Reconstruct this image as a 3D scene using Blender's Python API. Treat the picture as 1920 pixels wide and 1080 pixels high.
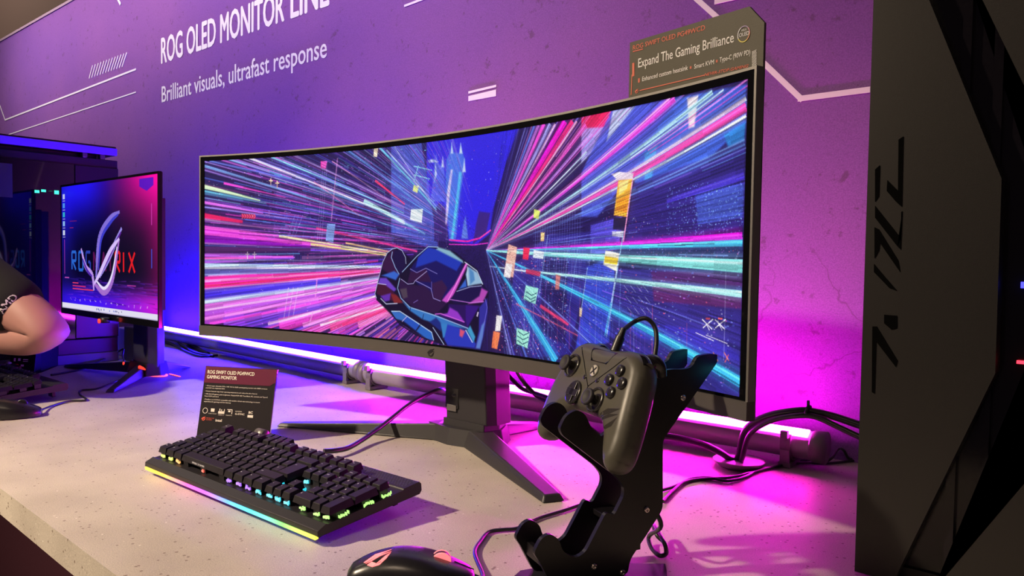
import bpy, math, random
import numpy as np
from mathutils import Vector, Matrix
from mathutils.geometry import delaunay_2d_cdt
for o in list(bpy.data.objects): bpy.data.objects.remove(o, do_unlink=True)
SC = bpy.context.scene
COL = SC.collection
random.seed(7); RNG = np.random.default_rng(7)
PI = math.pi
# ---------------------------------------------------------------- camera (desk top is z = 0, back wall is the plane y = WALL)
WALL = 1.34
FPX, CAMH, YAW, PITCH, ROLL = 1399.55, .3352, .7075, .0374, .0155
fw = Vector((-math.sin(YAW)*math.cos(PITCH), math.cos(YAW)*math.cos(PITCH), -math.sin(PITCH)))
rt0 = Vector((math.cos(YAW), math.sin(YAW), 0)); up0 = rt0.cross(fw)
RT = rt0*math.cos(ROLL)+up0*math.sin(ROLL); UP = up0*math.cos(ROLL)-rt0*math.sin(ROLL)
cd = bpy.data.cameras.new('camera'); cam = bpy.data.objects.new('camera', cd); COL.objects.link(cam)
cd.sensor_width = 36; cd.lens = FPX/1920*36; cd.clip_start = .01
cam.matrix_world = Matrix(((RT.x, UP.x, -fw.x, 0), (RT.y, UP.y, -fw.y, 0), (RT.z, UP.z, -fw.z, CAMH), (0, 0, 0, 1)))
SC.camera = cam
def ray(px, py): return RT*((px-960)/FPX)-UP*((py-540)/FPX)+fw
def at(px, py, z=None, y=None, x=None):
    """where the sight line through a photograph pixel meets a level, a depth or a side plane"""
    d = ray(px, py)
    k = (z-CAMH)/d.z if z is not None else (y/d.y if y is not None else x/d.x)
    return Vector((0, 0, CAMH))+d*k
# ---------------------------------------------------------------- colour management and light
SC.view_settings.view_transform = 'Standard'; SC.view_settings.look = 'None'
SC.view_settings.exposure = 0.0; SC.view_settings.gamma = 1; SC.view_settings.use_curve_mapping = False
W = bpy.data.worlds.new('hall'); SC.world = W; W.use_nodes = True
W.node_tree.nodes['Background'].inputs[0].default_value = (.30, .20, .30, 1)
W.node_tree.nodes['Background'].inputs[1].default_value = .09
def area(name, loc, target, sx, sy, watts, col, spread=180):
    l = bpy.data.lights.new(name, 'AREA'); l.shape = 'RECTANGLE'; l.size = sx; l.size_y = sy; l.energy = watts; l.color = col; l.spread = math.radians(spread)
    o = bpy.data.objects.new(name, l); COL.objects.link(o); o.location = loc
    o.rotation_euler = (Vector(target)-Vector(loc)).to_track_quat('-Z', 'Y').to_euler(); return o
# the show's ceiling floods, above and in front of the desk, plus a fill
area('ceiling_flood', (-2.2, -1.35, 1.95), (-1.15, .55, -.05), .13, .13, 16.5, (1, .79, .56), 58)
area('ceiling_flood', (.1, -1.3, 2.1), (-.75, .55, 0), .5, .3, 1.3, (1, .76, .54), 58)
area('wall_wash_flood', (-2.9, -.3, 2.6), (-2.9, 1.34, 1.35), 3.8, .12, 15, (1, .82, .92), 38)
area('far_wall_fill', (-5.8, .7, 3.3), (-6.0, 1.75, 2.1), 1.6, .3, 30, (1, .85, .7))  # added unseen lamp that brightens the taupe far wall
# ---------------------------------------------------------------- helpers
def lin(c):
    c = [v/255 for v in c[:3]]
    return tuple((v/12.92 if v <= .04045 else ((v+.055)/1.055)**2.4) for v in c)
def material(name, col, rough=.5, metal=0., emit=None, power=0., bump=0., bscale=200., coat=0., spec=.5):
    m = bpy.data.materials.new(name); m.use_nodes = True; n = m.node_tree; b = n.nodes['Principled BSDF']
    b.inputs['Base Color'].default_value = (*col, 1); b.inputs['Roughness'].default_value = rough; b.inputs['Metallic'].default_value = metal
    b.inputs['Coat Weight'].default_value = coat; b.inputs['Specular IOR Level'].default_value = spec
    if emit: b.inputs['Emission Color'].default_value = (*emit, 1); b.inputs['Emission Strength'].default_value = power
    # a fine, object-space unevenness of the finish
    tc = n.nodes.new('ShaderNodeTexCoord'); nz = n.nodes.new('ShaderNodeTexNoise'); nz.inputs['Scale'].default_value = bscale; nz.inputs['Detail'].default_value = 3
    n.links.new(tc.outputs['Object'], nz.inputs['Vector'])
    if bump:
        bp = n.nodes.new('ShaderNodeBump'); bp.inputs['Strength'].default_value = bump; bp.inputs['Distance'].default_value = .0004
        n.links.new(nz.outputs['Fac'], bp.inputs['Height']); n.links.new(bp.outputs['Normal'], b.inputs['Normal'])
    if rough > .12 and not emit:
        mr = n.nodes.new('ShaderNodeMapRange'); mr.inputs['To Min'].default_value = rough-.07; mr.inputs['To Max'].default_value = rough+.07
        n.links.new(nz.outputs['Fac'], mr.inputs['Value']); n.links.new(mr.outputs['Result'], b.inputs['Roughness'])
    return m
def ramp_light(name, stops, axis, length, power, origin=0.):
    """an emitting strip whose colour runs along one object axis"""
    m = bpy.data.materials.new(name); m.use_nodes = True; n = m.node_tree; b = n.nodes['Principled BSDF']
    tc = n.nodes.new('ShaderNodeTexCoord'); sx = n.nodes.new('ShaderNodeSeparateXYZ'); mr = n.nodes.new('ShaderNodeMapRange'); cr = n.nodes.new('ShaderNodeValToRGB')
    n.links.new(tc.outputs['Object'], sx.inputs[0]); n.links.new(sx.outputs[axis], mr.inputs['Value'])
    mr.inputs['From Min'].default_value = origin; mr.inputs['From Max'].default_value = origin+length
    n.links.new(mr.outputs[0], cr.inputs[0])
    e = cr.color_ramp.elements
    while len(e) < len(stops): e.new(.5)
    for k, (p, c) in enumerate(stops): e[k].position = p; e[k].color = (*c, 1)
    n.links.new(cr.outputs[0], b.inputs['Emission Color']); b.inputs['Emission Strength'].default_value = power
    b.inputs['Base Color'].default_value = (.12, .12, .12, 1)
    return m
_tc = {}
def text_polys(s, bold=0., shear=0.):
    """filled outlines of a line of lettering, cap height about .7, starting at x = 0"""
    key = (s, bold, shear)
    if key not in _tc:
        c = bpy.data.curves.new('lettering', 'FONT'); c.body = s; c.offset = bold; c.shear = shear; c.resolution_u = 3
        o = bpy.data.objects.new('lettering', c); me = bpy.data.meshes.new_from_object(o)
        vs = [tuple(v.co)[:2] for v in me.vertices]; fs = [tuple(p.vertices) for p in me.polygons]
        bpy.data.objects.remove(o); bpy.data.curves.remove(c); bpy.data.meshes.remove(me)
        x0 = min(v[0] for v in vs); x1 = max(v[0] for v in vs)
        _tc[key] = ([(v[0]-x0, v[1]) for v in vs], fs, x1-x0)
    return _tc[key]
class MB:
    """collects shapes; build() links them as ONE mesh object"""
    def __init__(s): s.v = []; s.f = []; s.m = []; s.s = []
    def add(s, vs, fs, m=0, smooth=False):
        n = len(s.v); s.v += [tuple(v) for v in vs]; s.f += [tuple(i+n for i in f) for f in fs]; s.m += [m]*len(fs); s.s += [smooth]*len(fs); return s
    def box(s, x0, x1, y0, y1, z0, z1, m=0, T=None):
        vs = [Vector((x, y, z)) for z in (z0, z1) for y in (y0, y1) for x in (x0, x1)]
        if T: vs = [T(v) for v in vs]
        return s.add(vs, [(0, 2, 3, 1), (4, 5, 7, 6), (0, 1, 5, 4), (2, 6, 7, 3), (0, 4, 6, 2), (1, 3, 7, 5)], m)
    def hexa(s, vs, m=0):
        """eight corners: bottom ring of four, top ring of four"""
        return s.add(vs, [(3, 2, 1, 0), (4, 5, 6, 7), (0, 1, 5, 4), (1, 2, 6, 5), (2, 3, 7, 6), (3, 0, 4, 7)], m)
    def prism(s, pts, a, b, F, m=0, smooth=False):
        """outline pts swept from a to b; F(u, v, w) places it"""
        n = len(pts); vs = [F(u, v, a) for u, v in pts]+[F(u, v, b) for u, v in pts]
        s.add(vs, [tuple(range(n))[::-1], tuple(range(n, 2*n))], m)
        return s.add(vs, [(i, (i+1) % n, (i+1) % n+n, i+n) for i in range(n)], m, smooth)
    def tube(s, pts, r, n=10, m=0, smooth=True, sub=6):
        P = curve(pts, sub) if len(pts) > 2 and sub > 1 else [Vector(p) for p in pts]
        rs = r if callable(r) else (lambda t: r)
        ref = Vector((0, 0, 1)); rings = []
        for i, p in enumerate(P):
            t = (P[min(i+1, len(P)-1)]-P[max(i-1, 0)]).normalized()
            a = t.cross(ref)
            if a.length < .05: a = t.cross(Vector((1, 0, 0)))
            a.normalize()
            if rings and a.dot(prev) < 0: a = -a
            if rings:
                a = (prev-t*prev.dot(t)).normalized()
            prev = a; b = t.cross(a); rr = rs(i/(len(P)-1))
            rings.append([p+(a*math.cos(2*PI*k/n)+b*math.sin(2*PI*k/n))*rr for k in range(n)])
        vs = [v for g in rings for v in g]; fs = []
        for i in range(len(rings)-1):
            for k in range(n): fs.append((i*n+k, i*n+(k+1) % n, (i+1)*n+(k+1) % n, (i+1)*n+k))
        s.add(vs, fs, m, smooth)
        return s.add(vs, [tuple(range(n))[::-1], tuple(range(len(vs)-n, len(vs)))], m)
    def lathe(s, prof, o, ax=(0, 0, 1), n=24, m=0, smooth=True):
        ax = Vector(ax).normalized(); a = ax.orthogonal().normalized(); b = ax.cross(a); o = Vector(o); vs = []
        for r, h in prof:
            for k in range(n): vs.append(o+ax*h+(a*math.cos(2*PI*k/n)+b*math.sin(2*PI*k/n))*r)
        fs = [(i*n+k, i*n+(k+1) % n, (i+1)*n+(k+1) % n, (i+1)*n+k) for i in range(len(prof)-1) for k in range(n)]
        s.add(vs, fs, m, smooth)
        return s.add(vs, [tuple(range(n))[::-1], tuple(range(len(vs)-n, len(vs)))], m)
    def text(s, body, F, x, y, size, width=None, m=0, bold=0., shear=0., w=0.):
        """lettering laid on F(u, v, w): left end x, baseline y, em size, squeezed to width"""
        vs, fs, L = text_polys(body, 0., shear); k = (width/L) if width else size
        # a heavier weight is the same line printed again a hair to each side
        for i, (dx, dy) in enumerate(((0, 0), (-bold, 0), (bold, 0), (0, bold*.6), (0, -bold*.6)) if bold else ((0, 0),)):
            s.add([F(x+(v[0]+dx)*k, y+(v[1]+dy)*size, w+i*.00002) for v in vs], fs, m)
        return s
    def build(s, name, mats, parent=None, bevel=0, seg=2, sub=0, origin=None):
        me = bpy.data.meshes.new(name); vs = s.v
        if origin is not None: vs = [tuple(Vector(v)-Vector(origin)) for v in vs]
        me.from_pydata(vs, [], s.f); me.update()
        for m in (mats if isinstance(mats, (list, tuple)) else [mats]): me.materials.append(m)
        me.polygons.foreach_set('material_index', s.m); me.polygons.foreach_set('use_smooth', s.s)
        o = bpy.data.objects.new(name, me); COL.objects.link(o)
        if origin is not None: o.location = origin
        if parent: o.parent = parent
        if bevel:
            md = o.modifiers.new('edge', 'BEVEL'); md.width = bevel; md.segments = seg; md.limit_method = 'ANGLE'; md.angle_limit = math.radians(35)
        if sub:
            md = o.modifiers.new('smooth', 'SUBSURF'); md.levels = sub; md.render_levels = sub
        return o
def curve(pts, sub=6):
    """Catmull-Rom through the points"""
    P = [Vector(p) for p in pts]; P = [P[0]*2-P[1]]+P+[P[-1]*2-P[-2]]; out = []
    for i in range(1, len(P)-2):
        for k in range(sub):
            t = k/sub; a, b, c, d = P[i-1:i+3]
            out.append(.5*((2*b)+(c-a)*t+(2*a-5*b+4*c-d)*t*t+(3*b-a-3*c+d)*t**3))
    return out+[P[-2]]
def closed2(pts, sub=4):
    n = len(pts); out = []
    P = [Vector((p[0], p[1], 0)) for p in pts]
    for i in range(n):
        a, b, c, d = P[i-1], P[i], P[(i+1) % n], P[(i+2) % n]
        for k in range(sub):
            t = k/sub; q = .5*((2*b)+(c-a)*t+(2*a-5*b+4*c-d)*t*t+(3*b-a-3*c+d)*t**3); out.append((q.x, q.y))
    return out
def rounded(pts, r, seg=4):
    """polygon with its corners rounded"""
    out = []; n = len(pts)
    for i in range(n):
        a, b, c = Vector(pts[i-1]), Vector(pts[i]), Vector(pts[(i+1) % n])
        q = min(r, (a-b).length*.45, (c-b).length*.45); s0 = b+(a-b).normalized()*q; s1 = b+(c-b).normalized()*q
        for k in range(seg+1):
            t = k/seg; p = s0*(1-t)**2+b*2*t*(1-t)+s1*t*t; out.append((p.x, p.y))
    return out
def tag(o, label=None, cat=None, group=None, kind=None):
    for k, v in (('label', label), ('category', cat), ('group', group), ('kind', kind)):
        if v: o[k] = v
    return o
def thing(name, label, cat, loc=(0, 0, 0), rot=(0, 0, 0), group=None):
    o = bpy.data.objects.new(name, None); o.empty_display_size = .02; COL.objects.link(o); o.location = loc; o.rotation_euler = rot
    return tag(o, label, cat, group)
def frame_of(o, u, v, w):
    """placing function for a board at o with axes u, v, w"""
    o, u, v, w = Vector(o), Vector(u).normalized(), Vector(v).normalized(), Vector(w).normalized()
    return lambda a, b, c=0.: o+u*a+v*b+w*c
M_BLACK = material('black_plastic', (.012, .011, .014), .42, bump=.3, bscale=900)
M_MATTE = material('matte_black_plastic', (.018, .016, .020), .62, bump=.4, bscale=1200)
M_GLOSSBLACK = material('gloss_black_border', (.004, .004, .005), .12)
M_GUN = material('gunmetal_finish', (.16, .15, .145), .38, .55, bump=.2, bscale=1500)
M_SILVER = material('brushed_silver_edge', (.45, .43, .40), .35, .8, bump=.2, bscale=900)
M_CHROME = material('bright_screw_metal', (.7, .62, .55), .2, 1.)
M_RUBBER = material('cable_rubber', (.010, .009, .012), .38, spec=.6)
M_WHITE = material('white_print', (.95, .94, .93), .6)
M_RED = material('red_print', (.75, .10, .06), .6)
M_CARD = material('dark_card', (.085, .075, .048), .55, bump=.3, bscale=600)
# ================================================================ the setting
def wall_material():
    m = bpy.data.materials.new('purple_printed_wall'); m.use_nodes = True; n = m.node_tree; b = n.nodes['Principled BSDF']; L = n.links.new
    tc = n.nodes.new('ShaderNodeTexCoord'); N = lambda t: n.nodes.new('ShaderNode'+t)
    big = N('TexNoise'); big.inputs['Scale'].default_value = 1.7; big.inputs['Detail'].default_value = 3; L(tc.outputs['Object'], big.inputs['Vector'])
    cr = N('ValToRGB'); cr.color_ramp.elements[0].position = .35; cr.color_ramp.elements[0].color = (.22, .078, .37, 1); cr.color_ramp.elements[1].position = .68; cr.color_ramp.elements[1].color = (.29, .103, .38, 1); L(big.outputs['Fac'], cr.inputs[0])
    gr = N('TexNoise'); gr.inputs['Scale'].default_value = 420; gr.inputs['Detail'].default_value = 2; L(tc.outputs['Object'], gr.inputs['Vector'])
    gm = N('MapRange'); gm.inputs['From Min'].default_value = .25; gm.inputs['From Max'].default_value = .75; gm.inputs['To Min'].default_value = .78; gm.inputs['To Max'].default_value = 1.22; L(gr.outputs['Fac'], gm.inputs['Value'])
    mul = N('VectorMath'); mul.operation = 'SCALE'; L(cr.outputs[0], mul.inputs[0]); L(gm.outputs[0], mul.inputs['Scale'])
    # pits and specks of the concrete look
    sp = N('TexNoise'); sp.inputs['Scale'].default_value = 34; sp.inputs['Detail'].default_value = 5; sp.inputs['Roughness'].default_value = .72; L(tc.outputs['Object'], sp.inputs['Vector'])
    sm = N('MapRange'); sm.inputs['From Min'].default_value = .60; sm.inputs['From Max'].default_value = .67; L(sp.outputs['Fac'], sm.inputs['Value'])
    # hairline cracks
    wn = N('TexNoise'); wn.inputs['Scale'].default_value = 7; wn.inputs['Detail'].default_value = 4; L(tc.outputs['Object'], wn.inputs['Vector'])
    ad = N('VectorMath'); ad.operation = 'MULTIPLY_ADD'; L(wn.outputs['Color'], ad.inputs[0]); ad.inputs[1].default_value = (.22, .22, .22); L(tc.outputs['Object'], ad.inputs[2])
    vo = N('TexVoronoi'); vo.feature = 'DISTANCE_TO_EDGE'; vo.inputs['Scale'].default_value = 5.5; L(ad.outputs[0], vo.inputs['Vector'])
    vm = N('MapRange'); vm.inputs['From Min'].default_value = .0; vm.inputs['From Max'].default_value = .012; vm.inputs['To Min'].default_value = 1; vm.inputs['To Max'].default_value = 0; L(vo.outputs['Distance'], vm.inputs['Value'])
    mk = N('TexNoise'); mk.inputs['Scale'].default_value = 2.1; L(tc.outputs['Object'], mk.inputs['Vector'])
    mm = N('MapRange'); mm.inputs['From Min'].default_value = .60; mm.inputs['From Max'].default_value = .72; L(mk.outputs['Fac'], mm.inputs['Value'])
    cm = N('Math'); cm.operation = 'MULTIPLY'; L(vm.outputs[0], cm.inputs[0]); L(mm.outputs[0], cm.inputs[1])
    mx = N('Math'); mx.operation = 'MAXIMUM'; L(cm.outputs[0], mx.inputs[0]); L(sm.outputs[0], mx.inputs[1])
    fa = N('Math'); fa.operation = 'MULTIPLY'; fa.inputs[1].default_value = .6; L(mx.outputs[0], fa.inputs[0])
    mix = N('Mix'); mix.data_type = 'RGBA'; L(fa.outputs[0], mix.inputs[0]); L(mul.outputs[0], mix.inputs[6]); mix.inputs[7].default_value = (.12, .045, .11, 1)
    L(mix.outputs[2], b.inputs['Base Color']); b.inputs['Roughness'].default_value = .75
    return m
def stone_material():
    m = bpy.data.materials.new('beige_stone_laminate'); m.use_nodes = True; n = m.node_tree; b = n.nodes['Principled BSDF']; L = n.links.new
    tc = n.nodes.new('ShaderNodeTexCoord'); N = lambda t: n.nodes.new('ShaderNode'+t)
    a = N('TexNoise'); a.inputs['Scale'].default_value = 6; a.inputs['Detail'].default_value = 6; L(tc.outputs['Object'], a.inputs['Vector'])
    cr = N('ValToRGB'); cr.color_ramp.elements[0].position = .3; cr.color_ramp.elements[0].color = (.40, .35, .30, 1); cr.color_ramp.elements[1].position = .7; cr.color_ramp.elements[1].color = (.56, .50, .43, 1); L(a.outputs['Fac'], cr.inputs[0])
    g = N('TexNoise'); g.inputs['Scale'].default_value = 700; g.inputs['Detail'].default_value = 2; L(tc.outputs['Object'], g.inputs['Vector'])
    gm = N('MapRange'); gm.inputs['From Min'].default_value = .3; gm.inputs['From Max'].default_value = .7; gm.inputs['To Min'].default_value = .78; gm.inputs['To Max'].default_value = 1.22; L(g.outputs['Fac'], gm.inputs['Value'])
    mul = N('VectorMath'); mul.operation = 'SCALE'; L(cr.outputs[0], mul.inputs[0]); L(gm.outputs[0], mul.inputs['Scale'])
    mp = N('Mapping'); mp.inputs['Scale'].default_value = (1, 1.8, 1); mp.inputs['Rotation'].default_value = (0, 0, .5); L(tc.outputs['Object'], mp.inputs['Vector'])
    s = N('TexNoise'); s.inputs['Scale'].default_value = 120; s.inputs['Detail'].default_value = 3; s.inputs['Roughness'].default_value = .6; L(mp.outputs[0], s.inputs['Vector'])
    d = N('MapRange'); d.inputs['From Min'].default_value = .70; d.inputs['From Max'].default_value = .76; L(s.outputs['Fac'], d.inputs['Value'])
    w = N('MapRange'); w.inputs['From Min'].default_value = .27; w.inputs['From Max'].default_value = .23; L(s.outputs['Fac'], w.inputs['Value'])
    vd = N('TexVoronoi'); vd.inputs['Scale'].default_value = 130; L(tc.outputs['Object'], vd.inputs['Vector'])
    def speck(lo, hi, rad, ch):
        sp_ = N('SeparateColor'); L(vd.outputs['Color'], sp_.inputs[0])
        a1 = N('MapRange'); a1.inputs['From Min'].default_value = rad+.06; a1.inputs['From Max'].default_value = rad-.02; L(vd.outputs['Distance'], a1.inputs['Value'])
        a2 = N('MapRange'); a2.inputs['From Min'].default_value = lo; a2.inputs['From Max'].default_value = hi; L(sp_.outputs[ch], a2.inputs['Value'])
        a3 = N('Math'); a3.operation = 'MULTIPLY'; L(a1.outputs[0], a3.inputs[0]); L(a2.outputs[0], a3.inputs[1]); return a3
    dk, wt = speck(.74, .80, .20, 0), speck(.955, .965, .12, 1)
    d2 = N('Math'); d2.operation = 'MAXIMUM'; L(d.outputs[0], d2.inputs[0]); L(dk.outputs[0], d2.inputs[1]); d = d2
    w2 = N('Math'); w2.operation = 'MAXIMUM'; L(w.outputs[0], w2.inputs[0]); L(wt.outputs[0], w2.inputs[1]); w = w2
    m1 = N('Mix'); m1.data_type = 'RGBA'; L(d.outputs[0], m1.inputs[0]); L(mul.outputs[0], m1.inputs[6]); m1.inputs[7].default_value = (.20, .15, .12, 1)
    m2 = N('Mix'); m2.data_type = 'RGBA'; L(w.outputs[0], m2.inputs[0]); L(m1.outputs[2], m2.inputs[6]); m2.inputs[7].default_value = (.82, .78, .70, 1)
    L(m2.outputs[2], b.inputs['Base Color']); b.inputs['Roughness'].default_value = .5
    bp = N('Bump'); bp.inputs['Strength'].default_value = .15; bp.inputs['Distance'].default_value = .0005; L(g.outputs['Fac'], bp.inputs['Height']); L(bp.outputs[0], b.inputs['Normal'])
    return m
M_WALL = wall_material(); M_STONE = stone_material()
M_TAUPE = material('taupe_wall', (.24, .165, .14), .8, bump=.5, bscale=300)
M_FLOOR = material('dark_carpet', (.03, .018, .022), .95, bump=1, bscale=400)
M_DESKFRONT = material('maroon_desk_panel', (.035, .004, .012), .6)
floor = MB().box(-7, 3, -3, 3.2, -1.0, -.9).build('floor', M_FLOOR); tag(floor, kind='structure')
WTOP = at(67, 41, y=WALL).z
wall = MB().box(-7, 1.6, WALL, WALL+.08, -.9, WTOP).build('wall_back', M_WALL); tag(wall, kind='structure')
far = MB().box(-12, 3, WALL+.40, WALL+.5, -.9, 4.2).build('wall_far', M_TAUPE); tag(far, kind='structure')
edge = MB().box(-7, 1.6, WALL-.004, WALL+.084, WTOP, WTOP+.012).build('trim_1', material('pale_panel_edge', (.45, .33, .38), .6)); tag(edge, kind='structure')
# printing on the wall
WF = lambda u, v, w=0.: Vector((u, WALL-.0012-w, v))
def wp(px, py): p = at(px, py, y=WALL); return (p.x, p.z)
def wall_stroke(mb, p, q, wd):
    a, b = Vector(wp(*p)), Vector(wp(*q)); d = (b-a).normalized()*wd/2; nn = Vector((-d.y, d.x))
    mb.prism([tuple(a+nn-d), tuple(a-nn-d), tuple(b-nn+d), tuple(b+nn+d)], 0, .0006+.00004*(len(mb.f) % 11), WF)
t = MB()
x0, z0 = wp(303, 119); x1, _ = wp(533, 40)
cap = (wp(302, 72)[1]-z0)
t.text('ROG OLED MONITOR', WF, x0, z0, cap/.70, x1-x0, bold=.030)
x2, _ = wp(546, 30); x3, _ = wp(617, 12)
t.text('LINE', WF, x2, z0, cap/.70, x3-x2, bold=.030)
t.build('heading_lettering', M_WHITE, wall)
t = MB(); x0, z0 = wp(304, 192); x1, _ = wp(613, 101); cap = wp(304, 162)[1]-z0
t.text('Brilliant visuals, ultrafast response', WF, x0, z0, cap/.70, x1-x0, bold=.014); t.build('subheading_lettering', M_WHITE, wall)
t = MB()
for k in range(13):
    fx = k/12; wall_stroke(t, (168+62*fx, 146-22*fx), (174+64*fx, 124-24*fx), .007)
t.build('hatch_marks', M_WHITE, wall)
t = MB()
for a, b, w in (((0, 197), (10, 225), .008), ((10, 225), (255, 130), .008), ((0, 258), (255, 173), .005), ((217, -10), (226, 7), .012), ((760, 11), (800, -4), .006),
                ((1306, -2), (1342, 30), .010), ((1430, 116), (1502, 185), .010), ((1502, 185), (1626, 169), .010), ((1342, 30), (1430, 116), .010), ((1345, 3), (1385, -6), .010)):
    wall_stroke(t, a, b, w)
t.build('line_graphics', M_WHITE, wall)
t = MB()
for q4 in (((879, 171.5), (931, 159), (931, 163.5), (879, 176)), ((879, 180.5), (931, 168), (931, 180.5), (879, 190))):
    a, b, c, d = [wp(*q) for q in q4]
    t.prism([a, d, c, b], 0, .0006, WF)
t.build('bar_graphic', M_WHITE, wall)
# ---------------------------------------------------------------- desk
fa, fb = at(0, 915, z=0), at(219, 1080, z=0); sl = (fb.y-fa.y)/(fb.x-fa.x)
fy = lambda x: fa.y+sl*(x-fa.x)
desk = thing('display_desk', 'long beige stone-look display desk running along the purple wall', 'desk', (-1.5, .8, -.9))
m = MB(); m.prism([(-4.2, fy(-4.2)), (.9, fy(.9)), (.9, WALL-.001), (-4.2, WALL-.001)], -.038, 0, lambda u, v, w: Vector((u, v, w)))
o = m.build('desk_top', M_STONE, desk, bevel=.0015); o.location = (1.5, -.8, .9)
m = MB(); m.box(-4.1, .8, .52, .56, -.899, -.039)
for x in (-4.1, -2.5, -.9, .76): m.box(x, x+.04, .56, 1.3, -.899, -.039)
o = m.build('front_panel', M_DESKFRONT, desk); o.location = (1.5, -.8, .9)
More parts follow.
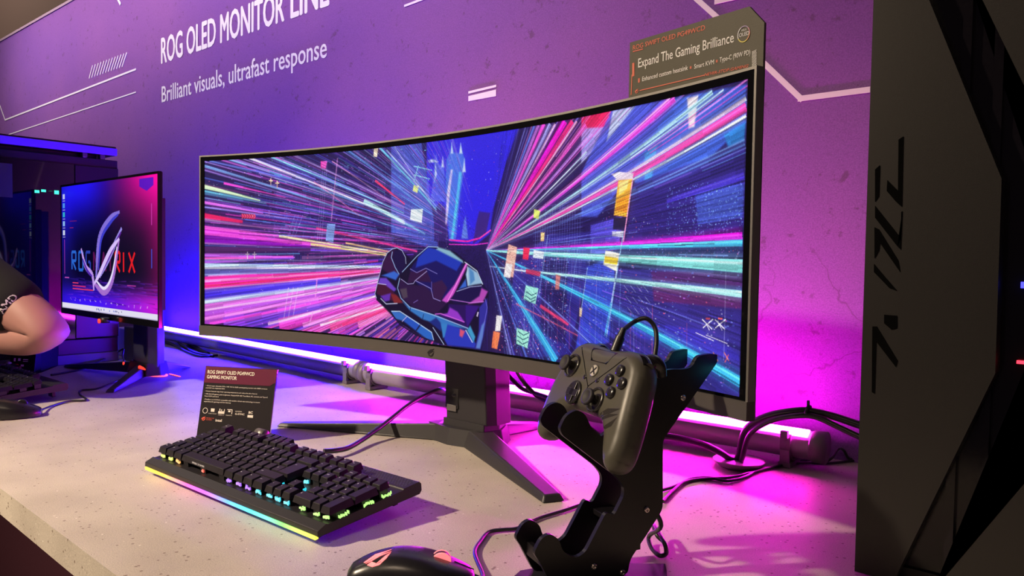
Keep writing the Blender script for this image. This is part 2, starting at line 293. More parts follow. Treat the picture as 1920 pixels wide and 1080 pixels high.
# picture shown on the ultrawide screen, drawn in millimetres on the panel (x from its left, y from its bottom)
VANISH=(723.0,157.5)
BEAMS=[(-4.3,181.8,284.1,163.7,22.4,6.1,(120,0,170),0.8),(-4.3,198.3,241.9,169.7,15.5,6.2,(190,20,180),0.8),(-4.3,155.4,284.1,157.6,13.4,5.1,(50,20,60),0.9),(-4.3,109.1,363.8,119.7,11.2,5.9,(60,70,150),0.9),(-4.3,62.7,363.9,102.0,22.4,8.9,(45,30,225),1),(-4.3,19.6,364.2,78.4,49.3,20.0,(190,60,220),0.75),(51.2,-0.4,364.3,60.6,33.0,13.9,(120,50,230),0.8),(200.5,7.3,526.8,81.8,27.6,7.4,(250,50,200),0.85),(335.6,15.0,527.0,68.0,22.2,7.4,(255,60,140),0.9),(410.3,19.6,527.1,59.7,11.8,5.6,(255,120,190),0.8),(-4.3,287.0,148.4,254.8,8.9,2.1,(215,255,190),1),(-4.3,277.2,165.4,248.1,5.5,1.1,(70,170,200),0.8),(-4.3,329.7,525.2,191.7,5.5,0.9,(110,160,235),0.9),(-4.3,321.5,283.4,248.5,3.3,1.0,(170,120,240),0.8),(12.6,338.9,291.5,281.4,3.3,1.0,(90,110,220),0.7),(118.4,341.1,524.9,208.2,4.3,1.9,(220,210,255),0.95),(177.6,339.9,524.7,221.8,3.2,1.4,(120,200,240),0.9),(240.8,339.8,524.6,230.1,3.1,1.4,(190,150,250),0.8),(50.8,292.3,216.1,259.4,4.4,1.0,(255,60,200),1),(-4.3,254.2,157.0,229.4,6.7,1.1,(210,90,220),0.9),(-4.3,244.4,241.6,215.8,3.3,1.0,(130,120,220),0.8),(-4.3,226.3,101.8,212.5,11.1,5.4,(215,20,70),0.95),(-4.3,218.7,199.5,194.5,4.4,1.0,(150,110,170),0.8),(-4.3,201.6,199.5,183.6,6.7,4.2,(255,80,220),1),(199.5,183.6,481.9,151.6,4.2,1.9,(255,235,170),1),(-4.3,191.0,363.4,161.6,8.9,4.0,(255,70,230),1),(284.0,168.2,490.0,147.5,4.1,1.9,(255,225,120),0.9),(-4.3,168.6,208.1,161.8,3.4,1.0,(180,120,220),0.7),(-4.3,143.8,242.1,142.0,6.7,2.1,(190,80,230),0.9),(-4.3,133.9,326.2,136.9,3.4,1.0,(110,100,150),0.8),(-4.3,122.4,470.1,128.1,7.8,2.8,(175,205,250),1),(-4.3,116.7,470.2,125.9,3.4,1.0,(255,255,255),0.8),(-4.3,102.5,284.4,115.1,3.4,1.0,(130,170,230),0.7),(-4.3,85.9,470.2,120.5,24.4,6.7,(255,20,140),1),(-4.3,89.3,470.2,122.5,5.5,1.9,(255,130,190),0.8),(-4.3,79.3,450.0,118.1,3.4,1.9,(230,30,70),0.9),(-4.3,72.7,470.3,117.7,3.4,1.9,(250,160,230),0.8),(-4.3,44.5,470.4,107.8,7.8,3.8,(185,205,255),1),(-4.3,49.5,470.4,110.6,3.4,1.9,(120,130,220),0.9),(-4.3,36.2,470.4,105.0,7.8,3.8,(225,90,225),0.95),(-4.3,27.9,470.5,102.2,4.5,2.8,(240,170,250),0.95),(-4.3,21.2,470.5,97.9,6.7,2.9,(160,60,210),0.9),(-4.3,9.6,470.6,93.7,6.7,3.8,(245,120,245),0.95),(12.8,0.4,470.6,89.4,5.6,3.8,(255,60,220),0.95),(115.2,5.4,470.7,82.4,6.5,3.8,(90,50,225),0.95),(170.6,8.2,490.8,83.1,5.4,3.8,(250,190,255),0.9),(264.1,10.9,526.9,74.9,8.3,3.7,(255,130,230),0.9),(310.4,13.6,526.9,69.4,4.1,2.8,(255,210,240),0.9),(368.9,17.1,527.0,63.9,6.0,3.7,(255,40,110),0.9),(555.4,185.7,434.4,233.9,0.5,0.5,(0,0,0),0.0),(422.5,246.6,526.9,204.8,7.8,4.7,(190,245,255),1),(526.9,204.8,577.7,185.4,4.7,1.8,(120,180,240),0.9),(462.1,340.0,604.7,224.9,3.8,1.8,(100,200,245),0.9),(479.4,334.6,604.6,230.5,1.9,0.9,(180,220,255),0.9),(374.5,344.3,599.3,215.6,2.9,0.9,(90,150,235),0.8),(496.5,341.3,607.5,219.1,1.9,0.9,(170,170,255),0.8),(451.2,282.1,526.4,237.1,3.8,1.8,(245,50,90),1),(298.3,198.4,558.6,155.8,4.1,2.7,(245,50,140),1),(376.2,170.3,493.3,154.3,3.0,1.9,(255,200,120),0.8),(291.6,287.2,411.1,220.1,2.0,1.0,(240,120,180),0.7),(339.1,323.4,492.1,242.2,2.0,0.9,(240,150,200),0.7),(723.0,157.5,790.4,339.0,0.5,0.8,(110,110,245),0.8),(723.0,157.5,805.0,339.1,0.5,1.2,(140,150,250),0.8),(723.0,157.5,823.2,340.5,0.5,3.8,(80,110,230),0.9),(723.0,157.5,832.3,339.3,0.5,5.4,(200,110,235),0.9),(723.0,157.5,843.8,339.7,0.5,6.8,(255,60,205),0.95),(723.0,157.5,856.6,338.1,0.5,6.1,(150,150,240),0.85),(723.0,157.5,866.6,336.8,0.5,3.0,(255,190,240),0.9),(723.0,157.5,886.5,337.7,0.5,10.4,(255,0,200),1),(723.0,157.5,901.2,335.8,0.5,7.3,(255,20,100),1),(723.0,157.5,909.7,334.6,0.5,2.9,(255,170,215),1),(723.0,157.5,927.8,327.3,0.5,7.1,(240,70,190),0.8),(723.0,157.5,929.7,310.5,0.5,4.3,(190,120,230),0.8),(723.0,157.5,930.2,291.3,0.5,2.2,(200,225,250),0.95),(723.0,157.5,930.4,283.8,0.5,1.1,(190,200,220),0.9),(723.0,157.5,1083.5,337.7,0.5,8.2,(235,50,215),1),(723.0,157.5,1075.8,339.0,0.5,1.9,(255,170,240),0.9),(723.0,157.5,1142.0,334.7,0.5,5.3,(165,220,245),1),(723.0,157.5,1158.1,334.3,0.5,1.8,(210,240,255),0.9),(723.0,157.5,1190.3,319.2,0.5,4.6,(215,230,250),1),(723.0,157.5,1190.7,310.0,0.5,10.3,(255,50,160),1),(723.0,157.5,1191.0,300.4,0.5,3.4,(205,235,250),1),(723.0,157.5,1190.1,275.8,0.1,1.7,(110,150,240),0.9),(723.0,157.5,1190.3,270.7,0.1,2.3,(90,130,230),0.9),(1074.6,217.0,1190.4,237.2,3.8,8.0,(65,45,215),0.75),(723.0,157.5,1190.2,172.4,0.3,9.7,(248,0,228),1),(723.0,157.5,1190.4,165.6,0.3,7.4,(55,185,235),1),(723.0,157.5,1191.3,140.6,2,14.3,(125,238,232),1),(723.0,157.5,1191.2,144.0,0.5,2.3,(210,250,250),0.8),(814.1,127.1,1191.3,110.7,2.4,7.4,(165,240,240),1),(730.5,133.2,814.1,127.1,0.8,2.4,(220,240,255),1),(723.0,157.5,1193.5,15.7,1,12.2,(50,175,240),1),(723.0,157.5,876.8,0.9,1,12.9,(45,160,235),1),(723.0,157.5,944.9,32.3,0.5,2.2,(110,130,240),0.8),(842.1,77.7,901.0,54.6,4.7,3.8,(235,50,90),0.85),(791.4,77.3,920.1,40.8,1.6,1.5,(240,90,120),0.7),(723.0,157.5,817.2,-3.4,1,4.0,(80,110,230),0.7),(723.0,157.5,782.9,-7.1,1,3.2,(140,150,250),0.7)]
BACK_POLYS=[([(578.9,341.3),(790.4,340.8),(763.3,290.0),(737.3,221.8),(729.7,183.7),(699.1,166.6),(635.3,172.8),(580.2,256.3)],(38,28,215),1),([(638.7,305.7),(741.2,297.4),(731.7,222.0),(704.2,193.8),(678.5,194.3),(662.8,264.2)],(35,25,225),0.8),([(490.7,349.7),(564.0,347.2),(611.4,154.9),(492.9,186.3)],(70,90,215),0.7),([(636.7,174.8),(625.0,254.1),(627.0,306.6),(635.6,318.0),(639.1,333.7),(642.9,317.4),(656.6,314.2),(660.1,330.8),(665.3,313.5),(671.3,303.1),(668.2,283.6),(660.2,244.4),(651.4,174.7)],(55,95,225),1),([(589.5,239.3),(595.0,272.0),(598.0,302.7),(603.1,319.7),(607.0,302.0),(612.4,297.5),(618.1,312.4),(621.9,296.9),(625.3,237.9)],(70,80,225),1),([(599.6,173.0),(598.7,226.6),(610.5,236.4),(625.4,229.8),(635.3,172.8)],(40,25,90),1),([(691.9,167.6),(698.4,199.8),(705.1,219.4),(730.5,215.9),(721.3,183.9)],(45,25,105),1),([(664.4,176.6),(669.7,204.4),(674.1,213.2),(680.3,176.5)],(80,110,220),1),([(637.1,315.9),(639.1,333.7),(642.9,315.4)],(205,225,250),0.95),([(657.2,314.2),(660.1,330.8),(664.7,313.5)],(205,225,250),0.95),([(665.3,283.8),(669.2,305.3),(672.8,283.3)],(205,225,250),0.95),([(615.4,295.3),(618.1,312.4),(621.3,294.9)],(205,225,250),0.95),([(598.6,271.8),(601.0,302.4),(604.3,283.8)],(205,225,250),0.95),([(582.4,308.9),(594.3,310.1),(607.8,304.4),(585.4,304.6)],(190,205,245),0.9),([(625.9,201.3),(629.4,253.9),(637.6,289.7),(642.5,289.4),(636.7,253.6),(630.3,201.2)],(225,205,245),0.85),([(639.6,176.8),(650.2,236.9),(657.2,284.4),(663.8,283.9),(656.1,234.7),(645.5,175.8)],(70,190,245),0.9),([(918.7,339.0),(975.1,340.3),(971.3,319.4),(958.6,306.5),(919.3,313.3)],(225,20,70),1),([(919.1,324.0),(969.9,319.6),(961.6,302.0),(920.3,276.8)],(150,140,235),0.9),([(975.1,340.3),(1083.5,337.7),(1019.8,259.6),(952.6,202.6),(922.3,203.7),(920.7,263.9)],(60,75,215),0.85),([(1083.5,337.7),(1190.2,334.2),(1190.6,294.1),(1113.9,243.8),(1020.3,241.8),(1017.0,259.9)],(50,90,220),0.8),([(978.0,338.9),(1017.4,338.9),(967.5,301.3)],(205,215,250),0.8),([(1103.6,334.3),(1120.6,334.9),(1115.8,299.8),(1107.2,299.1)],(245,215,205),0.85),([(1035.6,277.7),(1056.8,285.0),(1047.6,237.9),(1036.8,238.6)],(50,140,215),0.8),([(1159.8,284.9),(1190.6,294.1),(1189.1,274.2),(1167.1,270.2)],(30,120,205),0.8),([(1017.6,242.0),(1113.5,258.4),(1190.4,267.4),(1192.3,183.2),(1005.9,164.5)],(38,28,105),0.9),([(1119.5,221.7),(1161.7,229.3),(1190.7,228.7),(1189.7,193.4),(1125.5,187.0)],(60,90,205),0.6),([(783.2,134.1),(856.0,180.6),(946.8,183.3),(941.7,147.3),(902.1,12.7),(827.3,0.0),(781.4,62.3)],(38,30,125),0.9),([(846.9,153.4),(898.0,166.7),(895.4,25.3),(843.1,38.6)],(25,18,70),0.9),([(936.0,136.6),(988.8,151.8),(980.5,37.9),(914.6,14.0)],(45,60,205),0.85),([(940.5,191.9),(998.8,202.5),(994.3,160.0),(941.7,149.4)],(75,65,215),0.85),([(992.2,133.4),(1191.4,137.2),(1192.0,-4.2),(1059.9,2.9),(980.3,46.2)],(42,35,120),0.9),([(1053.8,115.2),(1191.4,106.7),(1191.8,94.8),(1057.0,95.9)],(95,25,75),0.7),([(1050.5,132.6),(1191.5,133.8),(1192.1,118.6),(1053.6,121)],(75,20,75),0.7),([(1002.7,68.6),(1134.0,67.6),(1190.2,45.2),(1190.5,38.4),(1031.3,48.8)],(50,40,190),0.6)]
FRONT_POLYS=[([(990.6,249.0),(1016.0,249.1),(1007.6,200.6),(983.4,203.6)],(255,170,40),1),([(990.7,246.0),(1009.0,247.6),(1006.6,236.8),(992.6,229.6)],(255,215,110),1),([(988.6,221.7),(1009.6,228.6),(1006.1,206.7),(986.1,209.6)],(255,130,20),0.8),([(977.5,257.2),(991.8,259.1),(1017.2,254.9),(1016.0,248.1),(989.2,248.5)],(240,215,240),1),([(983.4,200.5),(1006.3,199.7),(1002.5,183.7),(982.4,185.2)],(20,15,45),1),([(981.1,182.7),(1002.5,182.7),(1000.5,174.6),(981.2,176.5)],(190,190,220),1),([(969.7,157.9),(995.9,153.8),(990.0,130.9),(965.9,139.2)],(255,250,225),1),([(968.5,150.7),(994.7,147.7),(991.5,139.5),(967.3,141.7)],(255,205,20),1),([(542.3,228.0),(571.5,227.8),(569.1,204.0),(539.8,210.1)],(225,240,250),1),([(548.5,269.3),(560.8,266.7),(557.1,255.3),(545.8,259.7)],(230,245,120),1),([(826.1,218.3),(839.2,215.1),(835.6,203.6),(825.1,205.8)],(215,235,90),1),([(841.2,183.9),(848.9,183.7),(848.0,171.3),(840.8,171.4)],(255,200,120),1),([(772.1,167.4),(791.2,162.6),(783.6,117.4),(762.7,119.3)],(250,175,150),0.9),([(767.5,138.6),(781.4,136.4),(776.7,116.0),(762.7,118.0)],(255,240,245),1),([(804.8,162.6),(818.4,161.4),(815.4,143.9),(803.5,145.0)],(240,30,60),1),([(826.8,159.1),(848.5,155.7),(847.1,145.4),(825.4,147.5)],(215,230,250),1),([(811.2,106.5),(838.2,102.8),(832.1,79.5),(806.6,85.1)],(150,235,215),1),([(810.7,131),(842.6,127.1),(841.1,120.1),(810.8,124.0)],(200,30,60),0.9),([(792.9,41.7),(821.3,36.8),(816.8,13.0),(792.8,17.8)],(150,235,205),1),([(748.1,57.8),(760.5,57.4),(756.8,34.0),(745.1,33.1)],(245,235,240),1),([(741.5,32.8),(756.8,31.6),(750.3,5.3),(737.4,6.6)],(245,110,60),1),([(873.6,124.4),(883.3,122.4),(880.6,102.2),(872.6,103.0)],(220,110,90),0.8),([(922.2,80.1),(927.7,79.3),(926.2,67.3),(921.9,68.1)],(250,210,160),1),([(309.2,325.1),(326.0,324.1),(322.5,309.4),(309.3,312.2)],(235,60,170),1),([(327.0,206.7),(349.1,206.4),(343.5,170.3),(323.7,174.6)],(110,150,225),0.9),([(447.6,341.1),(458.1,339.5),(455.4,323.5),(446.1,325.0)],(245,220,180),0.9),([(98.4,229.5),(136.6,226.5),(134.9,217.0),(98.4,219.9)],(225,30,60),0.6)]
STROKES=[(1000.9,178.2,974.5,43.6,1.7,(150,200,250),0.8),(994.6,151.8,981.9,89.8,1.4,(200,220,255),0.8),(981.9,89.8,971.5,45.4,2.8,(80,180,240),0.8),(1016.0,248.1,1001.5,168.5,2.0,(250,150,200),0.9),(856.0,180.6,838.5,89.0,1.1,(150,190,250),0.7),(898.0,166.7,887.9,69.2,0.9,(140,170,250),0.6),(916.9,162.3,900.6,70.0,0.9,(140,170,250),0.6),(936.0,134.5,925.4,75.9,1.1,(170,210,250),0.7),(945.5,174.9,939.0,136.6,0.9,(150,170,250),0.6),(859.5,171.5,940.9,179.2,0.8,(130,150,240),0.5),(859.4,176.0,854.6,105.7,0.7,(170,130,220),0.5),(859.7,164.7,941.1,170.7,0.8,(130,150,240),0.5),(877.2,175.8,870.9,106.3,0.7,(170,130,220),0.5),(859.8,157.9,941.3,162.2,0.8,(130,150,240),0.5),(894.6,175.6,886.9,106.9,0.7,(170,130,220),0.5),(860.0,151.2,941.6,153.7,0.8,(130,150,240),0.5),(911.9,175.3,902.7,107.5,0.7,(170,130,220),0.5),(860.2,144.4,941.8,145.2,0.8,(130,150,240),0.5),(928.8,175.1,918.3,108.1,0.6,(170,130,220),0.5),(1004.2,113.4,1014.4,104.7,0.7,(190,200,240),0.8),(1015.5,113.8,1025.5,105.2,0.7,(190,200,240),0.8),(1026.6,114.2,1036.5,105.7,0.7,(190,200,240),0.8),(1037.6,114.6,1047.3,106.2,0.7,(190,200,240),0.8),(1008.0,99.4,1018.1,90.8,0.7,(190,200,240),0.8),(1019.3,99.9,1029.2,91.4,0.7,(190,200,240),0.8),(1030.3,100.4,1040.2,92.1,0.7,(190,200,240),0.8),(1041.3,101.0,1051.0,92.7,0.7,(190,200,240),0.8),(1011.8,85.4,1021.9,77.0,0.7,(190,200,240),0.8),(1023.0,86.1,1032.9,77.8,0.7,(190,200,240),0.8),(1034.0,86.8,1043.8,78.5,0.7,(190,200,240),0.8),(1044.9,87.4,1054.6,79.3,0.7,(190,200,240),0.8),(931.2,87.1,940.6,79.0,0.7,(190,200,240),0.8),(938.8,87.5,948.1,79.5,0.6,(190,200,240),0.8),(946.4,87.9,955.6,79.9,0.6,(190,200,240),0.8),(1134.8,79.4,1150.6,69.1,1.2,(245,235,245),1),(1151.4,80.7,1136.4,69.6,1.2,(245,235,245),1),(1140.3,80.7,1146.7,80.8,1.8,(235,70,60),1),(1141.0,75.4,1146.4,67.8,0.9,(235,225,245),1),(1153.8,80.8,1169.1,70.7,1.2,(245,235,245),1),(1169.9,82.1,1155.2,71.2,1.2,(245,235,245),1),(1159.1,82.1,1165.3,82.2,1.8,(235,70,60),1),(1159.7,76.9,1165.0,69.4,0.9,(235,225,245),1),(1125.7,63.2,1153.4,56.5,0.9,(235,225,245),1),(1141.4,62.0,1173.1,55.4,0.9,(235,225,245),1),(1153.9,42.4,1169.0,40.1,0.9,(225,225,245),0.0),(1152.7,43.5,1160.0,34.6,1.2,(235,120,80),0.9),(1159.1,41.5,1153.8,32.0,1.2,(235,80,60),0.8),(1168.8,45.3,1176.0,36.6,1.2,(235,120,80),0.9),(1175.1,43.4,1169.9,34.1,1.2,(235,80,60),0.8),(811.5,97.1,823.4,91.8,1.3,(20,50,70),1),(823.4,91.8,835.0,96.2,1.2,(20,50,70),1),(809.9,91.2,821.9,85.9,1.3,(20,50,70),1),(821.9,85.9,833.5,90.4,1.2,(20,50,70),1),(808.3,86.4,820.3,81.1,1.3,(20,50,70),1),(820.3,81.1,831.9,85.7,1.3,(20,50,70),1),(795.8,36.7,808.2,31.8,1.3,(20,50,70),1),(808.2,31.8,820.3,36.8,1.3,(20,50,70),1),(794.2,29.9,806.8,25.0,1.3,(20,50,70),1),(806.8,25.0,819.1,30.1,1.3,(20,50,70),1),(794.4,23.2,806.5,18.4,1.3,(20,50,70),1),(806.5,18.4,818.3,23.5,1.3,(20,50,70),1),(99.7,228.5,103.9,223.7,1.6,(255,80,90),1),(103.9,223.7,99.7,218.9,1.6,(255,80,90),1),(106.0,228.4,110.3,223.6,1.6,(255,80,90),1),(110.3,223.6,106.1,218.8,1.6,(255,80,90),1),(112.4,228.4,116.7,223.5,1.6,(255,80,90),1),(116.7,223.5,112.4,218.8,1.6,(255,80,90),1),(118.8,228.3,123.0,223.5,1.6,(255,80,90),1),(123.0,223.5,118.8,218.7,1.6,(255,80,90),1),(125.1,228.2,129.4,223.4,1.6,(255,80,90),1),(129.4,223.4,125.2,218.7,1.6,(255,80,90),1),(131.5,228.1,135.8,223.3,1.6,(255,80,90),1),(135.8,223.3,131.5,218.6,1.6,(255,80,90),1),(177.0,297.9,177.0,283.8,2.1,(255,200,150),1),(171.5,293.4,182.5,293.0,2.1,(255,200,150),1),(193.9,292.6,194.0,278.6,2.1,(255,200,150),1),(188.4,288.1,199.4,287.8,2.1,(255,200,150),1),(114.7,151.6,114.8,137.2,2.2,(200,180,200),1),(109.2,146.8,120.3,146.9,2.2,(200,180,200),1),(133.9,151.8,133.9,137.5,2.2,(200,180,200),1),(128.4,147.0,139.4,147.1,2.1,(200,180,200),1),(316.2,325.0,300.8,169.8,1.0,(190,160,250),0.5),(225.5,82.8,213.2,19.9,2.1,(230,190,255),0.5),(241.6,225.0,224.9,182.0,1.0,(130,150,240),0.5),(321.2,324.8,306.7,169.8,1.0,(190,160,250),0.5),(238.2,83.2,225.0,20.5,2.1,(230,190,255),0.5),(252.1,224.8,233.4,182.0,1.0,(130,150,240),0.5),(326.2,324.5,312.5,169.8,1.0,(190,160,250),0.5),(250.9,83.6,236.9,21.1,2.1,(230,190,255),0.5),(262.6,224.6,241.8,182.0,1.0,(130,150,240),0.5),(353.5,328.8,338.0,211.4,3.0,(230,150,220),0.5),(301.3,100.3,297.4,66.9,3.1,(255,130,220),0.7),(291.3,39.3,281.0,11.8,3.1,(255,150,240),0.8),(559.2,301.5,548.4,275.1,1.8,(130,210,220),0.8),(548.0,301.5,592.6,291.6,1.8,(130,210,220),0.8),(548.2,286.7,587.3,277.5,1.8,(130,210,220),0.8),(635.2,174.8,678.9,172.2,2.6,(255,30,150),1),(678.9,172.2,707.4,177.2,2.6,(255,30,150),1),(707.4,177.2,732.4,189.4,2.5,(255,60,170),1),(635.3,167.7,693.4,166.6,1.7,(230,40,200),1),(693.4,166.6,727.2,169.4,1.7,(230,40,200),1),(725.0,279.7,726.6,278.8,1.7,(150,150,250),0.8),(729.4,268.9,731.0,268.0,1.7,(150,150,250),0.8),(741.0,306.9,742.7,306.0,1.6,(150,150,250),0.8),(752.0,305.9,753.7,305.0,1.6,(150,150,250),0.8),(686.4,302.9,688.2,302.0,1.7,(150,150,250),0.8),(718.2,268.6,719.9,267.8,1.7,(150,150,250),0.8),(662.0,226.5,663.8,225.6,1.7,(150,150,250),0.8)]
